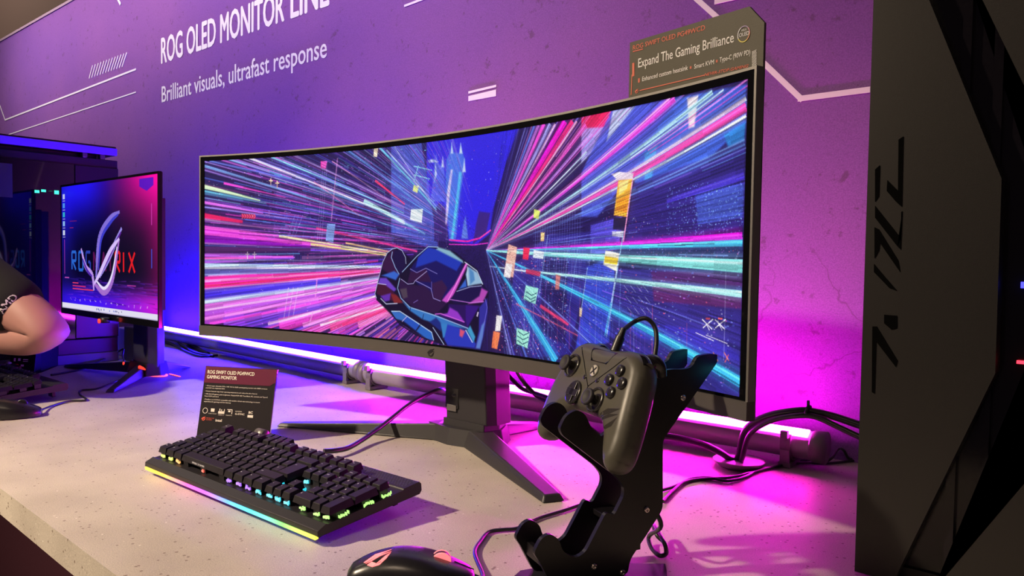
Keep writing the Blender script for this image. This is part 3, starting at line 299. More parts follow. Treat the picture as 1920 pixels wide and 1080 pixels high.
CAR=[('p',[(496.6,158.9),(508.0,162.5),(520.9,157.0),(543.8,142.4),(560.6,151.3),(585.5,163.9),(610.3,163.4),(648.5,155.6),(675.5,141.1),(702.1,128.8),(715.6,104.1),(728.8,93.9),(729.3,69.0),(722.1,40.0),(715.1,1.4),(624.1,-0.1),(590.8,6.7),(557.0,14.7),(517.0,29.7),(488.0,48.1),(457.3,68.9),(452.8,79.0),(461.2,103.8),(472.4,136.5),(483.7,152.8)],(22,10,52),1),('p',[(492.3,154.8),(506.6,161.3),(496.8,144.9),(508.6,121.1),(515.9,111.3),(487.1,116.6),(469.6,124.3),(475.2,140.6)],(60,20,75),1),('p',[(500.9,156.9),(515.2,158.9),(528.1,149.1),(529.8,129.4),(518.7,115.4),(505.6,127.0),(498.2,142.9)],(30,15,75),1),('p',[(469.8,112.2),(501.4,120.9),(514.4,115.3),(505.9,105.1),(481.4,110.4)],(60,110,225),1),('p',[(465.5,108.0),(481.4,108.4),(507.6,89.1),(501.9,84.9),(475.8,94.1),(461.3,97.7)],(120,70,215),1),('p',[(459.8,96.6),(478.7,96.2),(499.0,84.8),(519.3,67.7),(507.9,65.2),(481.9,72.0),(457.1,79.2)],(75,20,60),1),('p',[(493.3,80.6),(507.7,79.2),(525.1,66.0),(502.2,63.9)],(140,40,50),1),('p',[(467.4,75.5),(493.3,81.6),(490.6,68.4),(479.1,65.9)],(110,50,190),1),('p',[(549.6,133.7),(585.5,163.0),(632.3,155.5),(667.5,139.2),(670.3,133.7),(652.1,105.6),(630.9,78.7),(595.2,77.0),(555.7,102.6),(541.3,123.7)],(28,20,105),1),('p',[(560.6,145.5),(585.5,162.6),(632.3,155.5),(667.0,139.2),(654.4,124.2),(605.2,140.2),(555.3,127.9)],(35,60,200),1),('p',[(542.7,121.8),(555.4,120.1),(580.5,126.5),(594.8,103.8),(555.7,104.6),(534.5,100.0)],(55,20,75),1),('p',[(518.8,107.4),(533.1,98.0),(578.2,97.5),(617.3,74.3),(631.1,69.3),(606.7,50.9),(550.7,59.4),(522.1,73.8),(513.2,95.3)],(50,20,75),1),('p',[(516.2,89.5),(533.2,92.1),(536.3,76.4),(525.0,72.9)],(95,80,95),0.8),('p',[(594.8,101.9),(619.5,108.4),(633.3,95.7),(617.3,74.3),(600.7,77.3)],(60,25,80),1),('p',[(610.3,163.0),(637.6,157.4),(668.8,141),(670.2,137.4),(640.5,147.2),(604.9,159.2)],(150,200,225),1),('p',[(675.6,137.4),(680.9,135.7),(644.5,79.3),(631.0,71.2),(620.0,74.4),(649.5,101.8)],(225,90,225),1),('p',[(681.0,132.0),(702.2,123.4),(715.6,105.8),(697.4,103.4),(681.6,100.2),(675.9,119.2)],(165,205,240),1),('p',[(660.3,94.8),(676.0,111.9),(678.9,99.2)],(60,110,225),1),('p',[(683.6,130.3),(694.3,123.2),(697.2,110.7),(686.8,103.1)],(90,150,215),1),('p',[(639.1,77.2),(655.0,90.9),(686.9,99.4),(715.7,102.3),(727.5,93.8),(716.2,77.2),(682.1,73.7),(650.0,71.2)],(30,14,80),1),('p',[(713.1,98.6),(727.5,93.8),(716.2,76.3),(682.1,71.9),(708.2,85.8)],(200,80,200),1),('p',[(636.5,69.6),(708.5,70.6),(680.2,32.4),(606.8,47.1),(603.9,52.6),(634.1,52.5)],(45,15,100),1),('p',[(639.3,64.1),(658.3,57.7),(674.7,42.1),(617.7,50.6),(634.1,54.4)],(165,60,220),1),('p',[(676.9,69.8),(708.5,69.7),(681.5,33.4),(677.3,47.8)],(60,20,140),1),('p',[(523.6,67.9),(542.2,58.9),(612.3,47.4),(680.2,31.5),(618.0,32.6),(573.5,40.2),(542.3,53.0)],(60,130,215),1),('p',[(606.8,45.2),(623.5,33.0),(618.2,23.1),(590.3,36.5)],(30,45,140),1),('p',[(493.8,50.4),(516.7,49.7),(535.4,42.8),(525.5,34.3),(505.4,37.0)],(60,120,215),1),('p',[(535.4,43.8),(568.1,31.1),(557.0,19.6),(525.5,34.3)],(40,90,210),1),('p',[(569.5,30.2),(596.2,19.6),(600.5,6.5),(585.2,7.2),(558.4,18.7)],(45,110,215),1),('p',[(618.0,36.4),(634.4,35.6),(632.0,14.8),(623.9,12.2)],(60,140,220),1),('p',[(634.4,35.6),(677.6,29.5),(701.8,9.6),(699.4,2.1),(635.0,0.9),(626.6,10.5)],(45,60,205),1),('p',[(664.2,30.3),(676.3,27.5),(669.8,16.9),(663.1,19.1)],(240,90,130),1),('p',[(680.3,29.7),(688.1,37.6),(700.3,20.3),(696.6,10.9)],(70,170,225),1),('p',[(708.5,67.9),(726.4,83.1),(728.2,61.8),(719.8,25.5),(712.5,2.4),(699.4,2.1),(708.0,30.0)],(55,50,170),1),('p',[(714.3,39.5),(722.0,47.2),(717.3,21.7),(711.2,2.3),(702.0,2.3)],(110,150,235),0.9),('s',457.2,71.0,452.8,79.0,2.2,(200,215,250),1),('s',452.8,79.0,461.2,103.8,2.2,(200,215,250),1),('s',461.2,103.8,472.4,136.5,2.2,(200,215,250),1),('s',472.4,136.5,483.7,152.8,2.2,(200,215,250),1),('s',483.7,152.8,496.6,159.9,2.2,(200,215,250),1),('s',496.6,159.9,508.0,161.9,2.2,(200,215,250),1),('s',508.0,161.9,520.9,157.0,2.2,(200,215,250),1),('s',520.9,157.0,529.6,145.2,2.2,(200,215,250),1),('s',529.6,145.2,531.2,133.4,2.2,(200,215,250),1),('s',496.6,154.9,493.9,144.8,3,(150,190,240),1),('s',493.9,144.8,504.2,127.0,3,(150,190,240),1),('s',504.2,127.0,514.4,115.3,3,(150,190,240),1),('s',521.5,119.4,557.8,147.4,2.5,(170,205,250),1),('s',557.8,147.4,585.5,163.9,2.5,(170,205,250),1),('s',585.5,163.9,610.3,163.0,2.5,(170,205,250),1),('s',518.8,107.4,536.0,99.0,2,(190,180,235),1),('s',536.0,99.0,550.1,100.5,2,(190,180,235),1),('s',550.1,100.5,554.2,105.5,2,(190,180,235),1),('s',554.2,105.5,583.3,122.7,2,(190,180,235),1),('s',541.2,125.7,558.2,119.2,1.8,(150,140,220),1),('s',558.2,119.2,580.5,127.4,1.8,(150,140,220),1),('s',580.5,127.4,608.3,118.5,1.8,(150,140,220),1),('s',555.6,105.5,593.5,93.3,2,(170,160,235),1),('s',593.5,93.3,599.4,77.2,2,(170,160,235),1),('s',599.4,77.2,617.3,73.3,2,(170,160,235),1),('s',594.7,104.8,594.9,92.3,1.8,(130,120,220),1),('s',515.9,109.3,510.4,91.2,3,(160,195,240),1),('s',510.4,91.2,519.3,73.7,3,(160,195,240),1),('s',519.3,73.7,542.2,58.9,3,(160,195,240),1),('s',542.2,58.9,606.7,48.0,3,(160,195,240),1),('s',606.7,48.0,682.9,32.6,3,(160,195,240),1),('s',459.8,97.6,481.6,96.3,2,(220,220,250),1),('s',467.4,71.4,482.0,61.9,3,(200,205,235),1),('s',482.0,61.9,510.8,64.3,3,(200,205,235),1),('s',495.2,49.5,516.7,50.7,3,(200,225,250),1),('s',516.7,50.7,535.4,43.2,3,(200,225,250),1),('s',535.4,43.2,566.6,31.0,3,(200,225,250),1),('s',566.6,31.0,596.2,19.6,3,(200,225,250),1),('s',596.2,19.6,601.4,6.6,3,(200,225,250),1),('s',457.3,68.9,488.0,52.1,4,(15,10,40),1),('s',488.0,52.1,517.1,27.7,4,(15,10,40),1),('s',517.1,27.7,557.1,12.8,4,(15,10,40),1),('s',557.1,12.8,590.8,5.7,4,(15,10,40),1),('s',535.4,43.2,522.7,33.1,2.5,(210,180,240),1),('s',568.1,31.1,557.0,18.6,2.5,(15,10,40),1),('s',543.7,59.0,542.3,53.0,2,(15,10,40),1),('s',576.2,49.1,573.5,40.2,2,(15,10,40),1),('s',598.8,28.4,612.8,15.1,2.5,(190,215,250),1),('s',612.8,15.1,626.8,1.1,2.5,(190,215,250),1),('s',603.9,50.7,617.7,52.5,2.5,(230,110,230),1),('s',617.7,52.5,674.7,42.1,2.5,(230,110,230),1),('s',677.6,29.5,693.9,10.7,3,(220,235,250),1),('s',639.1,77.2,687.4,74.0,2,(215,130,235),1),('s',687.4,74.0,718.8,77.4,2,(215,130,235),1),('s',655.0,90.9,686.9,99.4,2,(180,190,240),1),('s',686.9,99.4,713.1,102.2,2,(180,190,240),1),('s',678.2,137.5,633.7,73.2,3,(255,140,240),1),('s',672.9,139.2,702.2,125.2,2.5,(220,235,250),1),('s',702.2,125.2,715.6,104.1,2.5,(220,235,250),1),('s',679.6,132.0,681.6,101.1,2,(220,235,250),1),('s',550.6,67.2,561.8,72.6,2,(130,110,200),1),('s',721.3,82.8,726.7,68.9,2,(120,110,225),1),('s',726.7,68.9,719.5,39.8,2,(120,110,225),1),('s',706.1,60.5,703.6,53.1,5,(230,210,245),1)]
# ================================================================ painted screen pictures (drawn on the panel, in millimetres)
class Picture:
    def __init__(s, wmm, hmm, nx, ny):
        s.X, s.Y = np.meshgrid((np.arange(nx)+.5)*wmm/nx, (np.arange(ny)+.5)*hmm/ny); s.sx = wmm/nx; s.sy = hmm/ny
        s.c = np.zeros((ny, nx, 3), np.float32); s.w = wmm; s.h = hmm; s.nx = nx; s.ny = ny
    def _win(s, x0, x1, y0, y1):
        i0 = max(0, int(x0/s.sx)-2); i1 = min(s.nx, int(x1/s.sx)+3); j0 = max(0, int(y0/s.sy)-2); j1 = min(s.ny, int(y1/s.sy)+3)
        return (slice(j0, j1), slice(i0, i1)) if i1 > i0 and j1 > j0 else None
    def blend(s, w, a, col, add=False):
        a = a[..., None].astype(np.float32); col = np.array(col, np.float32)/255
        if add: s.c[w] = np.minimum(s.c[w]+a*col, 1.)
        else: s.c[w] = s.c[w]*(1-a)+a*col
    def stroke(s, x0, y0, x1, y1, w0, w1, col, al=1., soft=1.2, cut=0., add=False):
        mw = max(w0, w1)/2+soft*2
        w = s._win(min(x0, x1)-mw, max(x0, x1)+mw, min(y0, y1)-mw, max(y0, y1)+mw)
        if not w: return
        X, Y = s.X[w], s.Y[w]; dx, dy = x1-x0, y1-y0; L = math.hypot(dx, dy)+1e-6
        t = ((X-x0)*dx+(Y-y0)*dy)/L/L; d = np.abs((X-x0)*dy-(Y-y0)*dx)/L
        hw = (w0+(w1-w0)*np.clip(t, 0, 1))/2
        a = np.clip((hw-d)/soft+.5, 0, 1)*(hw*2 > 0)*np.clip(hw*2/soft, 0, 1)*((t > cut) & (t < 1))
        s.blend(w, a*al, col, add)
    def poly(s, pts, col, al=1., soft=1.):
        xs = [p[0] for p in pts]; ys = [p[1] for p in pts]; w = s._win(min(xs), max(xs), min(ys), max(ys))
        if not w: return
        X, Y = s.X[w], s.Y[w]; ins = np.zeros(X.shape, bool); dist = np.full(X.shape, 1e9)
        for (ax, ay), (bx, by) in zip(pts, pts[1:]+pts[:1]):
            with np.errstate(divide='ignore', invalid='ignore'):
                ins ^= ((ay > Y) != (by > Y)) & (X < (bx-ax)*(Y-ay)/((by-ay) if by != ay else 1e-9)+ax)
            dx, dy = bx-ax, by-ay; q = np.clip(((X-ax)*dx+(Y-ay)*dy)/(dx*dx+dy*dy+1e-9), 0, 1)
            dist = np.minimum(dist, np.hypot(X-ax-q*dx, Y-ay-q*dy))
        s.blend(w, np.clip(np.where(ins, dist, -dist)/soft+.5, 0, 1)*al, col)
    def dots(s, n, x0, x1, y0, y1, cols, r=(.6, 1.2), al=.8, asp=1.):
        for _ in range(n):
            x, y = RNG.uniform(x0, x1), RNG.uniform(y0, y1); q = RNG.uniform(*r); c = cols[RNG.integers(len(cols))]
            s.stroke(x-q*asp, y, x+q*asp, y, q*1.6, q*1.6, c, al*RNG.uniform(.5, 1), soft=.8)
def draw_city():
    P = Picture(1193, 339, 1500, 426); vx, vy = VANISH
    P.c[:] = np.array((24, 14, 62))/255
    P.c *= (.8+.4*RNG.random((P.ny, P.nx, 1)).astype(np.float32))
    for p, c, a in BACK_POLYS: P.poly(p, c, a, 3.)
    # far house fronts on the left: thin uprights, ledges and lit windows
    cl = [(90, 120, 235), (150, 90, 220), (200, 120, 220), (60, 150, 220), (120, 90, 235), (70, 60, 190)]
    for _ in range(240):
        x = RNG.uniform(60, 640); y = RNG.uniform(60, 330); L = RNG.uniform(8, 60)
        if y < 120 and x < 300: continue
        P.stroke(x, y, x-L*.02, y-L, .7, .7, cl[RNG.integers(6)], RNG.uniform(.2, .6), soft=.9)
    def radial(n, a0, a1, r0, r1, cols, wd, al, Lr=(60, 320)):
        for _ in range(n):
            th = RNG.uniform(a0, a1); r = RNG.uniform(r0, r1); L = RNG.uniform(*Lr); c = cols[RNG.integers(len(cols))]; ww = RNG.uniform(*wd)
            P.stroke(vx+math.cos(th)*r, vy+math.sin(th)*r, vx+math.cos(th)*(r+L), vy+math.sin(th)*(r+L), ww*r/500+.3, ww*(r+L)/500+.3, c, RNG.uniform(.35, 1)*al, soft=1.)
    R = math.radians
    lf = [(110, 90, 235), (70, 120, 240), (160, 80, 220), (220, 90, 220), (90, 170, 235), (60, 40, 180), (190, 150, 240), (30, 20, 80)]
    radial(420, R(112), R(165), 70, 560, lf, (.6, 2.2), .7)
    radial(260, R(160), R(181), 120, 640, lf+[(235, 50, 190), (120, 20, 120), (40, 20, 70)], (.7, 2.4), .75)
    mg = [(255, 70, 215), (230, 90, 240), (255, 150, 240), (255, 30, 130), (110, 50, 225), (190, 120, 255), (255, 60, 170), (60, 40, 220)]
    radial(200, R(180), R(211), 170, 660, mg, (2, 7), .85)
    radial(90, R(205), R(246), 70, 330, mg+[(255, 110, 150), (255, 180, 210)], (2, 7), .85, (60, 200))
    rb = [(70, 90, 235), (60, 50, 190), (90, 160, 240), (150, 80, 220), (40, 30, 120), (120, 140, 240)]
    radial(64, R(-52), R(22), 50, 420, rb, (.8, 2.4), .7, (40, 150))
    radial(60, R(20), R(66), 60, 420, [(255, 60, 190), (120, 120, 240), (200, 110, 235), (80, 90, 230), (255, 120, 210)], (1, 3), .7)
    radial(70, R(-75), R(-35), 20, 180, rb, (1, 3), .8, (30, 120))
    # right side: window grids and dotted light
    wc = [(120, 160, 250), (200, 200, 250), (80, 110, 240), (235, 90, 120), (170, 90, 220)]
    for x in np.arange(765, 1185, 6.3):
        if RNG.random() < .55: P.stroke(x, RNG.uniform(60, 150), x+RNG.uniform(-2, 2), RNG.uniform(0, 50), .8, .8, wc[RNG.integers(5)], RNG.uniform(.25, .7), soft=.9)
    for x in np.arange(830, 925, 5.):
        P.stroke(x, RNG.uniform(200, 228), x, RNG.uniform(100, 150), .8, .8, (110, 130, 240), .5, soft=.9)
    for y in np.arange(100, 225, 6.): P.stroke(825, y, 925, y+6, .7, .7, (120, 130, 235), .45, soft=.9)
    P.dots(500, 745, 900, 2, 150, wc, (.5, 1.1), .8, 1.3); P.dots(420, 930, 1190, 5, 150, wc, (.4, 1.), .75, 1.6)
    P.dots(380, 1075, 1190, 175, 235, [(130, 180, 250), (90, 130, 240)], (.5, .9), .75); P.dots(160, 960, 1070, 150, 210, wc, (.4, .9), .7)
    P.dots(300, 960, 1190, 150, 170, wc, (.4, .8), .6); P.dots(520, 10, 640, 90, 335, wc+[(120, 220, 240)], (.4, 1.), .7, 1.8); P.dots(90, 560, 760, 230, 335, wc, (.4, 1.), .6)
    for x0, y0, x1, y1, w0, w1, c, a in BEAMS:
        P.stroke(x0, y0, x1, y1, w0+2, w1*1.9+2, c, a*.18, soft=4.); P.stroke(x0, y0, x1, y1, w0, w1, c, a, soft=1.3)
        if w1 > 7: P.stroke(x0, y0+w0*.2, x1, y1+w1*.2, w0*.3, w1*.22, tuple(min(255, v+60) for v in c), a*.55, soft=1.2); P.stroke(x0, y0-w0*.3, x1, y1-w1*.3, w0*.2, w1*.16, tuple(int(v*.72) for v in c), a*.6, soft=1.2)
    for p, c, a in FRONT_POLYS: P.poly(p, c, a, 1.6)
    for x0, y0, x1, y1, w, c, a in STROKES:
        if a > 0: P.stroke(x0, y0, x1, y1, w, w, c, a, soft=.9)
    P.dots(120, 20, 700, 5, 335, [(255, 255, 255), (255, 200, 250), (170, 220, 255)], (.4, .9), .8); P.dots(60, 20, 640, 5, 80, [(255, 200, 250)], (.5, 1.), .7)
    # broken, brushed look of the light trails
    ang = np.arctan2(P.Y-vy, P.X-vx); rad = np.hypot(P.X-vx, P.Y-vy)
    fine = RNG.random((1400, 90)).astype(np.float32); fine = (fine+np.roll(fine, 1, 1)+np.roll(fine, 2, 1))/3
    ai = ((ang+PI)/(2*PI)*1399).astype(int); ri = np.clip((np.log(rad+8)*13+ai % 7).astype(int), 0, 89)
    k = .52+.96*fine[ai, ri]; sky = (np.abs(ang-R(104)) < R(24)) & (P.Y > vy+5)
    k = np.where(sky, 1, k)*(.90+.2*RNG.random(k.shape)); P.c *= k[..., None].astype(np.float32); P.c[:] = np.clip(P.c, 0, 1)
    def blur(a, r):
        for ax, q in ((0, r), (1, r)):
            for _ in range(2):
                p = np.pad(a, [(q+1, q) if k == ax else (0, 0) for k in range(3)], mode='edge').cumsum(ax, dtype=np.float64)
                n = a.shape[ax]; a = (np.take(p, np.arange(2*q+1, 2*q+1+n), ax)-np.take(p, np.arange(n), ax))/(2*q+1)
        return a.astype(np.float32)
    # the picture's own haze: bright trails bleed into the blue night air
    hz = blur(P.c, 9)*.38+blur(P.c, 28)*.22+np.array((.02, .01, .05), np.float32)
    P.c[:] = 1-(1-np.clip(P.c*.97, 0, 1))*(1-np.clip(hz, 0, 1)*.5)
    for it in CAR:
        if it[0] == 'p': P.poly(it[1], tuple(v*.88 for v in it[2]), it[3], 3.2)
        else: P.stroke(it[1], it[2], it[3], it[4], it[5]*.62, it[5]*.62, it[6], it[7]*.85, soft=1.)
    # rows of small lit windows and floor lines over the far house fronts
    for _ in range(260):
        x, y = RNG.uniform(150, 640), RNG.uniform(175, 330); L = RNG.uniform(5, 26); s_ = (vy-y)/(vx-x)
        P.stroke(x, y, x+L, y+L*s_, .9, .9, [(120, 150, 245), (150, 120, 240), (210, 140, 230), (90, 190, 235)][RNG.integers(4)], RNG.uniform(.25, .7), soft=.8)
    return P
def draw_desktop():
    """the smaller monitor's desktop picture, 598 x 336 mm"""
    P = Picture(598, 336, 560, 316); X, Y = P.X/598, P.Y/336
    def glow(cx, cy, rx, ry, col, a=1.): P.c[:] += (np.exp(-((X-cx)/rx)**2-((Y-cy)/ry)**2)*a)[..., None].astype(np.float32)*np.array(col, np.float32)/255
    P.c[:] = np.array((6, 4, 30))/255
    glow(.25, 1.02, .30, .30, (25, 15, 215)); glow(.95, 1.08, .32, .36, (240, 0, 130)); glow(.02, .7, .14, .5, (10, 6, 90)); glow(1.08, .5, .16, .5, (120, 0, 55))
    glow(.3, .06, .5, .13, (50, 15, 215)); glow(.95, .08, .35, .12, (190, 20, 170), .8); glow(.5, .5, .18, .14, (0, 0, 10), .2)
    for _ in range(130):
        y = RNG.uniform(.08, .26); x = RNG.uniform(0, 1); P.stroke(x*598, y*336, x*598+RNG.uniform(30, 110), y*336+RNG.uniform(-5, 3), 1, 3, [(90, 40, 240), (150, 50, 230), (30, 10, 90)][RNG.integers(3)], .35, soft=2)
    P.poly([(0, 0), (598, 0), (598, 15), (0, 15)], (225, 220, 240)); P.dots(14, 230, 400, 5, 10, [(60, 90, 200), (40, 40, 90)], (2, 3), .8)
    P.poly([(0, 0), (598, 0), (598, 2), (0, 2)], (170, 160, 200))
    for k in range(5): P.poly([(8, 316-25*k), (24, 316-25*k), (24, 302-25*k), (8, 302-25*k)], [(200, 215, 240), (80, 160, 235), (50, 190, 200), (150, 200, 240), (220, 230, 240)][k], .9); P.stroke(8, 297-25*k, 26, 297-25*k, 2, 2, (220, 220, 240), .8)
    for k in range(15): P.dots(3, 60+34*k, 68+34*k, 24, 30, [(235, 200, 245)], (1, 2), .9)
    P.poly([(500, 330), (575, 330), (575, 312), (540, 300), (500, 312)], (60, 20, 200), .8)
    P.stroke(20, 95, 20, 190, 4, 4, (190, 60, 190), .8); P.stroke(565, 120, 565, 165, 4, 4, (60, 90, 230), .9); P.stroke(565, 220, 565, 270, 4, 4, (200, 60, 170), .9); P.stroke(78, 72, 120, 72, 3, 3, (230, 60, 110)); P.stroke(78, 64, 170, 64, 3, 3, (220, 50, 110)); P.stroke(78, 56, 220, 56, 3, 3, (230, 60, 100)); P.stroke(430, 76, 480, 76, 3, 3, (190, 60, 160), .8); P.stroke(60, 240, 110, 240, 2, 2, (150, 30, 90), .8); P.stroke(60, 222, 85, 222, 2, 2, (190, 40, 90), .8); P.stroke(20, 85, 52, 85, 3, 3, (240, 100, 200), .8)
    # block letters behind the emblem
    def seg(pts, ox, col, w=8, sx=1., sy=1.):
        for (a, b), (c, d) in zip(pts[:-1], pts[1:]): P.stroke(ox+a*sx, 108+b*sy, ox+c*sx, 108+d*sy, w, w, col, 1., soft=1.5)
    bl, rd = (40, 100, 205), (225, 25, 35)
    Rr = [(0, 0), (0, 48), (28, 48), (28, 24), (4, 24), (28, 0)]; O = [(0, 0), (0, 48), (28, 48), (28, 0), (0, 0)]; G = [(28, 48), (0, 48), (0, 0), (28, 0), (28, 22), (14, 22)]
    seg(Rr, 74, bl); seg(O, 124, bl); seg(G, 174, (40, 60, 170))
    for k, (g, dx) in enumerate((([(0, 0), (0, 48), (16, 20), (32, 48), (32, 0)], 225), ([(0, 0), (14, 48), (28, 0)], 275), ([(0, 48), (32, 48), (16, 48), (16, 0)], 315), (Rr, 360), ([(0, 0), (0, 48)], 410), ([(0, 0), (34, 48)], 440), ([(0, 48), (34, 0)], 440))): seg(g, dx, rd if k > 2 else (90, 20, 80))
    # the eye emblem, chrome ribbons
    def rib(pts, col, w0, w1):
        q = curve([(x, y, 0) for x, y in pts], 8); n = len(q)-1
        for i in range(n):
            t = i/n; ww = w0+(w1-w0)*t; bump_ = math.sin(PI*(.1+.8*t)); P.stroke(q[i].x, q[i].y, q[i+1].x, q[i+1].y, ww*bump_+3, ww*bump_+3, col, 1, soft=1.3)
    rib([(240, 90), (262, 190), (330, 240), (388, 256)], (130, 110, 215), 22, 12); rib([(256, 110), (275, 190), (335, 232), (380, 250)], (60, 60, 200), 10, 6)
    rib([(262, 92), (330, 150), (400, 216)], (150, 135, 225), 20, 13); rib([(275, 104), (335, 156), (396, 206)], (90, 30, 150), 9, 6)
    rib([(225, 76), (290, 54), (345, 90), (385, 190)], (165, 110, 205), 19, 12); rib([(236, 84), (292, 64), (338, 96), (372, 170)], (235, 225, 255), 7, 5); rib([(385, 190), (330, 160), (262, 100), (228, 74)], (215, 190, 250), 14, 10)
    rib([(140, 165), (170, 118), (215, 96), (225, 56)], (190, 150, 235), 14, 12); rib([(150, 138), (180, 108), (214, 92)], (80, 40, 170), 6, 6)
    P.c[:] = np.clip(P.c, 0, 1)
    return P
def screen_material(name):
    m = bpy.data.materials.new(name); m.use_nodes = True; n = m.node_tree; b = n.nodes['Principled BSDF']
    a = n.nodes.new('ShaderNodeAttribute'); a.attribute_name = 'picture'; n.links.new(a.outputs['Color'], b.inputs['Emission Color']); b.inputs['Emission Strength'].default_value = 1.
    b.inputs['Base Color'].default_value = (.003, .003, .004, 1); b.inputs['Roughness'].default_value = .3; b.inputs['Specular IOR Level'].default_value = .25
    return m
def screen_mesh(P, place, mat, parent, thick):
    """the lit panel: a fine grid facing the viewer, closed behind so that it has its real thickness"""
    nx, ny = P.nx, P.ny; u = np.linspace(0, P.w/1000, nx+1); v = np.linspace(0, P.h/1000, ny+1); U, V = np.meshgrid(u, v)
    co = place(U, V, 0.); back = place(np.array([u[0], u[-1]])[None, :].repeat(2, 0), np.array([v[0], v[-1]])[:, None].repeat(2, 1), thick)
    N = (nx+1)*(ny+1); me = bpy.data.meshes.new('screen'); me.vertices.add(N); me.vertices.foreach_set('co', co.reshape(-1, 3).astype(np.float32).ravel())
    i = np.arange(nx)[None, :]+np.arange(ny)[:, None]*(nx+1); q = np.stack([i, i+1, i+nx+2, i+nx+1], -1).reshape(-1)
    nf = nx*ny; me.loops.add(nf*4); me.loops.foreach_set('vertex_index', q.astype(np.int32)); me.polygons.add(nf)
    me.polygons.foreach_set('loop_start', (np.arange(nf)*4).astype(np.int32)); me.update(calc_edges=True)
    c = np.clip(P.c, 0, 1); c = np.where(c <= .04045, c/12.92, ((c+.055)/1.055)**2.4).reshape(-1, 3)
    rgba = np.ones((nf, 4, 4), np.float32); rgba[:, :, :3] = c[:, None, :]
    at_ = me.color_attributes.new('picture', 'FLOAT_COLOR', 'CORNER'); at_.data.foreach_set('color', rgba.ravel())
    me.polygons.foreach_set('use_smooth', [True]*nf); me.materials.append(mat)
    o = bpy.data.objects.new('screen', me); COL.objects.link(o); o.parent = parent; return o
# ================================================================ the curved ultrawide monitor
MX, MY, MZ, RC, HALF, SH = -.917, .866, .1918, 1.8, .3314, .339
ROOT = Vector((-.95, 1.0, 0))
uw = thing('ultrawide_monitor', 'huge curved ultrawide monitor showing a black supercar racing through a neon city', 'monitor', ROOT)
def arc(a, z, d=0.): return Vector((MX+(RC+d)*math.sin(a), MY-RC+(RC+d)*math.cos(a), MZ+z))-ROOT
def arcslab(mb, a0, a1, z0, z1, d0, d1, n=48, m=0):
    vs = []
    for i in range(n+1):
        a = a0+(a1-a0)*i/n; vs += [arc(a, z0, d0), arc(a, z1, d0), arc(a, z1, d1), arc(a, z0, d1)]
    fs = []
    for i in range(n):
        k = i*4
        for j in range(4): fs.append((k+j, k+(j+1) % 4, k+4+(j+1) % 4, k+4+j))
    mb.add(vs, [(0, 1, 2, 3), (n*4+3, n*4+2, n*4+1, n*4)], m); return mb.add(vs, fs, m)
def place_uw(U, V, d):
    a = U/1.193*2*HALF-HALF; return np.stack([MX+(RC+d)*np.sin(a)-ROOT.x, MY-RC+(RC+d)*np.cos(a)-ROOT.y, MZ+V-ROOT.z], -1)
screen_mesh(draw_city(), place_uw, screen_material('lit_city_screen'), uw, .002)
g = .0095/RC
m = MB(); arcslab(m, -HALF-g, HALF+g, SH, SH+.0085, -.0012, .010); arcslab(m, -HALF-g, HALF+g, -.0035, 0, -.0012, .010)
arcslab(m, -HALF-g, -HALF, 0, SH, -.0012, .010, 1); arcslab(m, HALF, HALF+g, 0, SH, -.0012, .010, 1)
m.build('screen_border', M_GLOSSBLACK, uw)
e2 = .0125/RC
m = MB(); arcslab(m, -HALF-e2, HALF+e2, SH+.0085, SH+.0115, -.0022, .009); arcslab(m, -HALF-e2, -HALF-g, -.0035, SH+.0085, -.0022, .009, 1); arcslab(m, HALF+g, HALF+e2, -.0035, SH+.0085, -.0022, .009, 1)
m.build('outer_frame', M_SILVER, uw)
m = MB(); arcslab(m, -HALF-e2, HALF+e2, -.0245, -.0035, -.0035, .010); chin = m.build('chin', material('warm_grey_chin', (.10, .09, .085), .45, .3, bump=.3, bscale=1500), uw)
CF = lambda u, v, w=0.: arc(u/RC, v, -.0038-w)
def eye_mark(mb, F, x, y, s, m=0, w=0., t=.0003):
    """the slanted eye emblem: two swept brows over a lidded wedge"""
    for pts in ([(-.5, -.05), (-.1, .28), (.5, .42), (.12, .16), (-.42, -.12)], [(-.42, -.18), (.05, .12), (.5, .22), (.1, 0), (-.2, -.16)],
                [(-.36, -.26), (-.2, -.2), (-.02, -.34), (.3, -.06), (.48, .12), (.34, -.24), (.1, -.42), (-.16, -.4)]):
        mb.prism([(x+a*s, y+b*s) for a, b in pts], w, w+t, F, m)
m = MB(); eye_mark(m, CF, .002, -.014, .017, t=.0004); m.build('emblem', M_BLACK, chin)
m = MB()
# back shell: arc slab tapering into a deeper middle
arcslab(m, -HALF-e2*.8, HALF+e2*.8, -.022, SH+.009, .0095, .013); arcslab(m, -HALF+.03, HALF-.03, -.015, SH-.01, .013, .040)
arcslab(m, -.24, .24, .02, SH-.03, .040, .058, 24); arcslab(m, -.11, .11, .06, SH-.05, .058, .085, 12)
m.build('back_shell', M_MATTE, uw, bevel=.003)
L = lambda x, y, z: Vector((x, y, z))-ROOT
m = MB(); cyl = [(-.055, -.03), (.045, -.03), (.055, -.012), (.055, .026), (.03, .036), (-.04, .036), (-.055, .02)]
m.prism([(x+.02, y) for x, y in cyl], .040, .42, lambda u, v, w: Vector((u, v+(w-.04)*-.06, w)))
nk = m.build('neck', M_MATTE, uw, bevel=.002)
m = MB(); m.box(-.034, -.002, -.0335, -.028, .062, .105); m.build('cable_opening', M_GLOSSBLACK, nk)
m = MB(); m.box(-.030, -.006, -.0345, -.0335, .056, .068); m.build('latch', M_GUN, nk, bevel=.001)
m = MB(); m.prism([(-.085, -.045), (-.01, -.058), (.058, -.044), (.078, .0), (.05, .05), (-.05, .05), (-.075, .0)], 0.0005, .030, lambda u, v, w: Vector((u*(1-w*3.2)+.005, v*(1-w*3.2), w)))
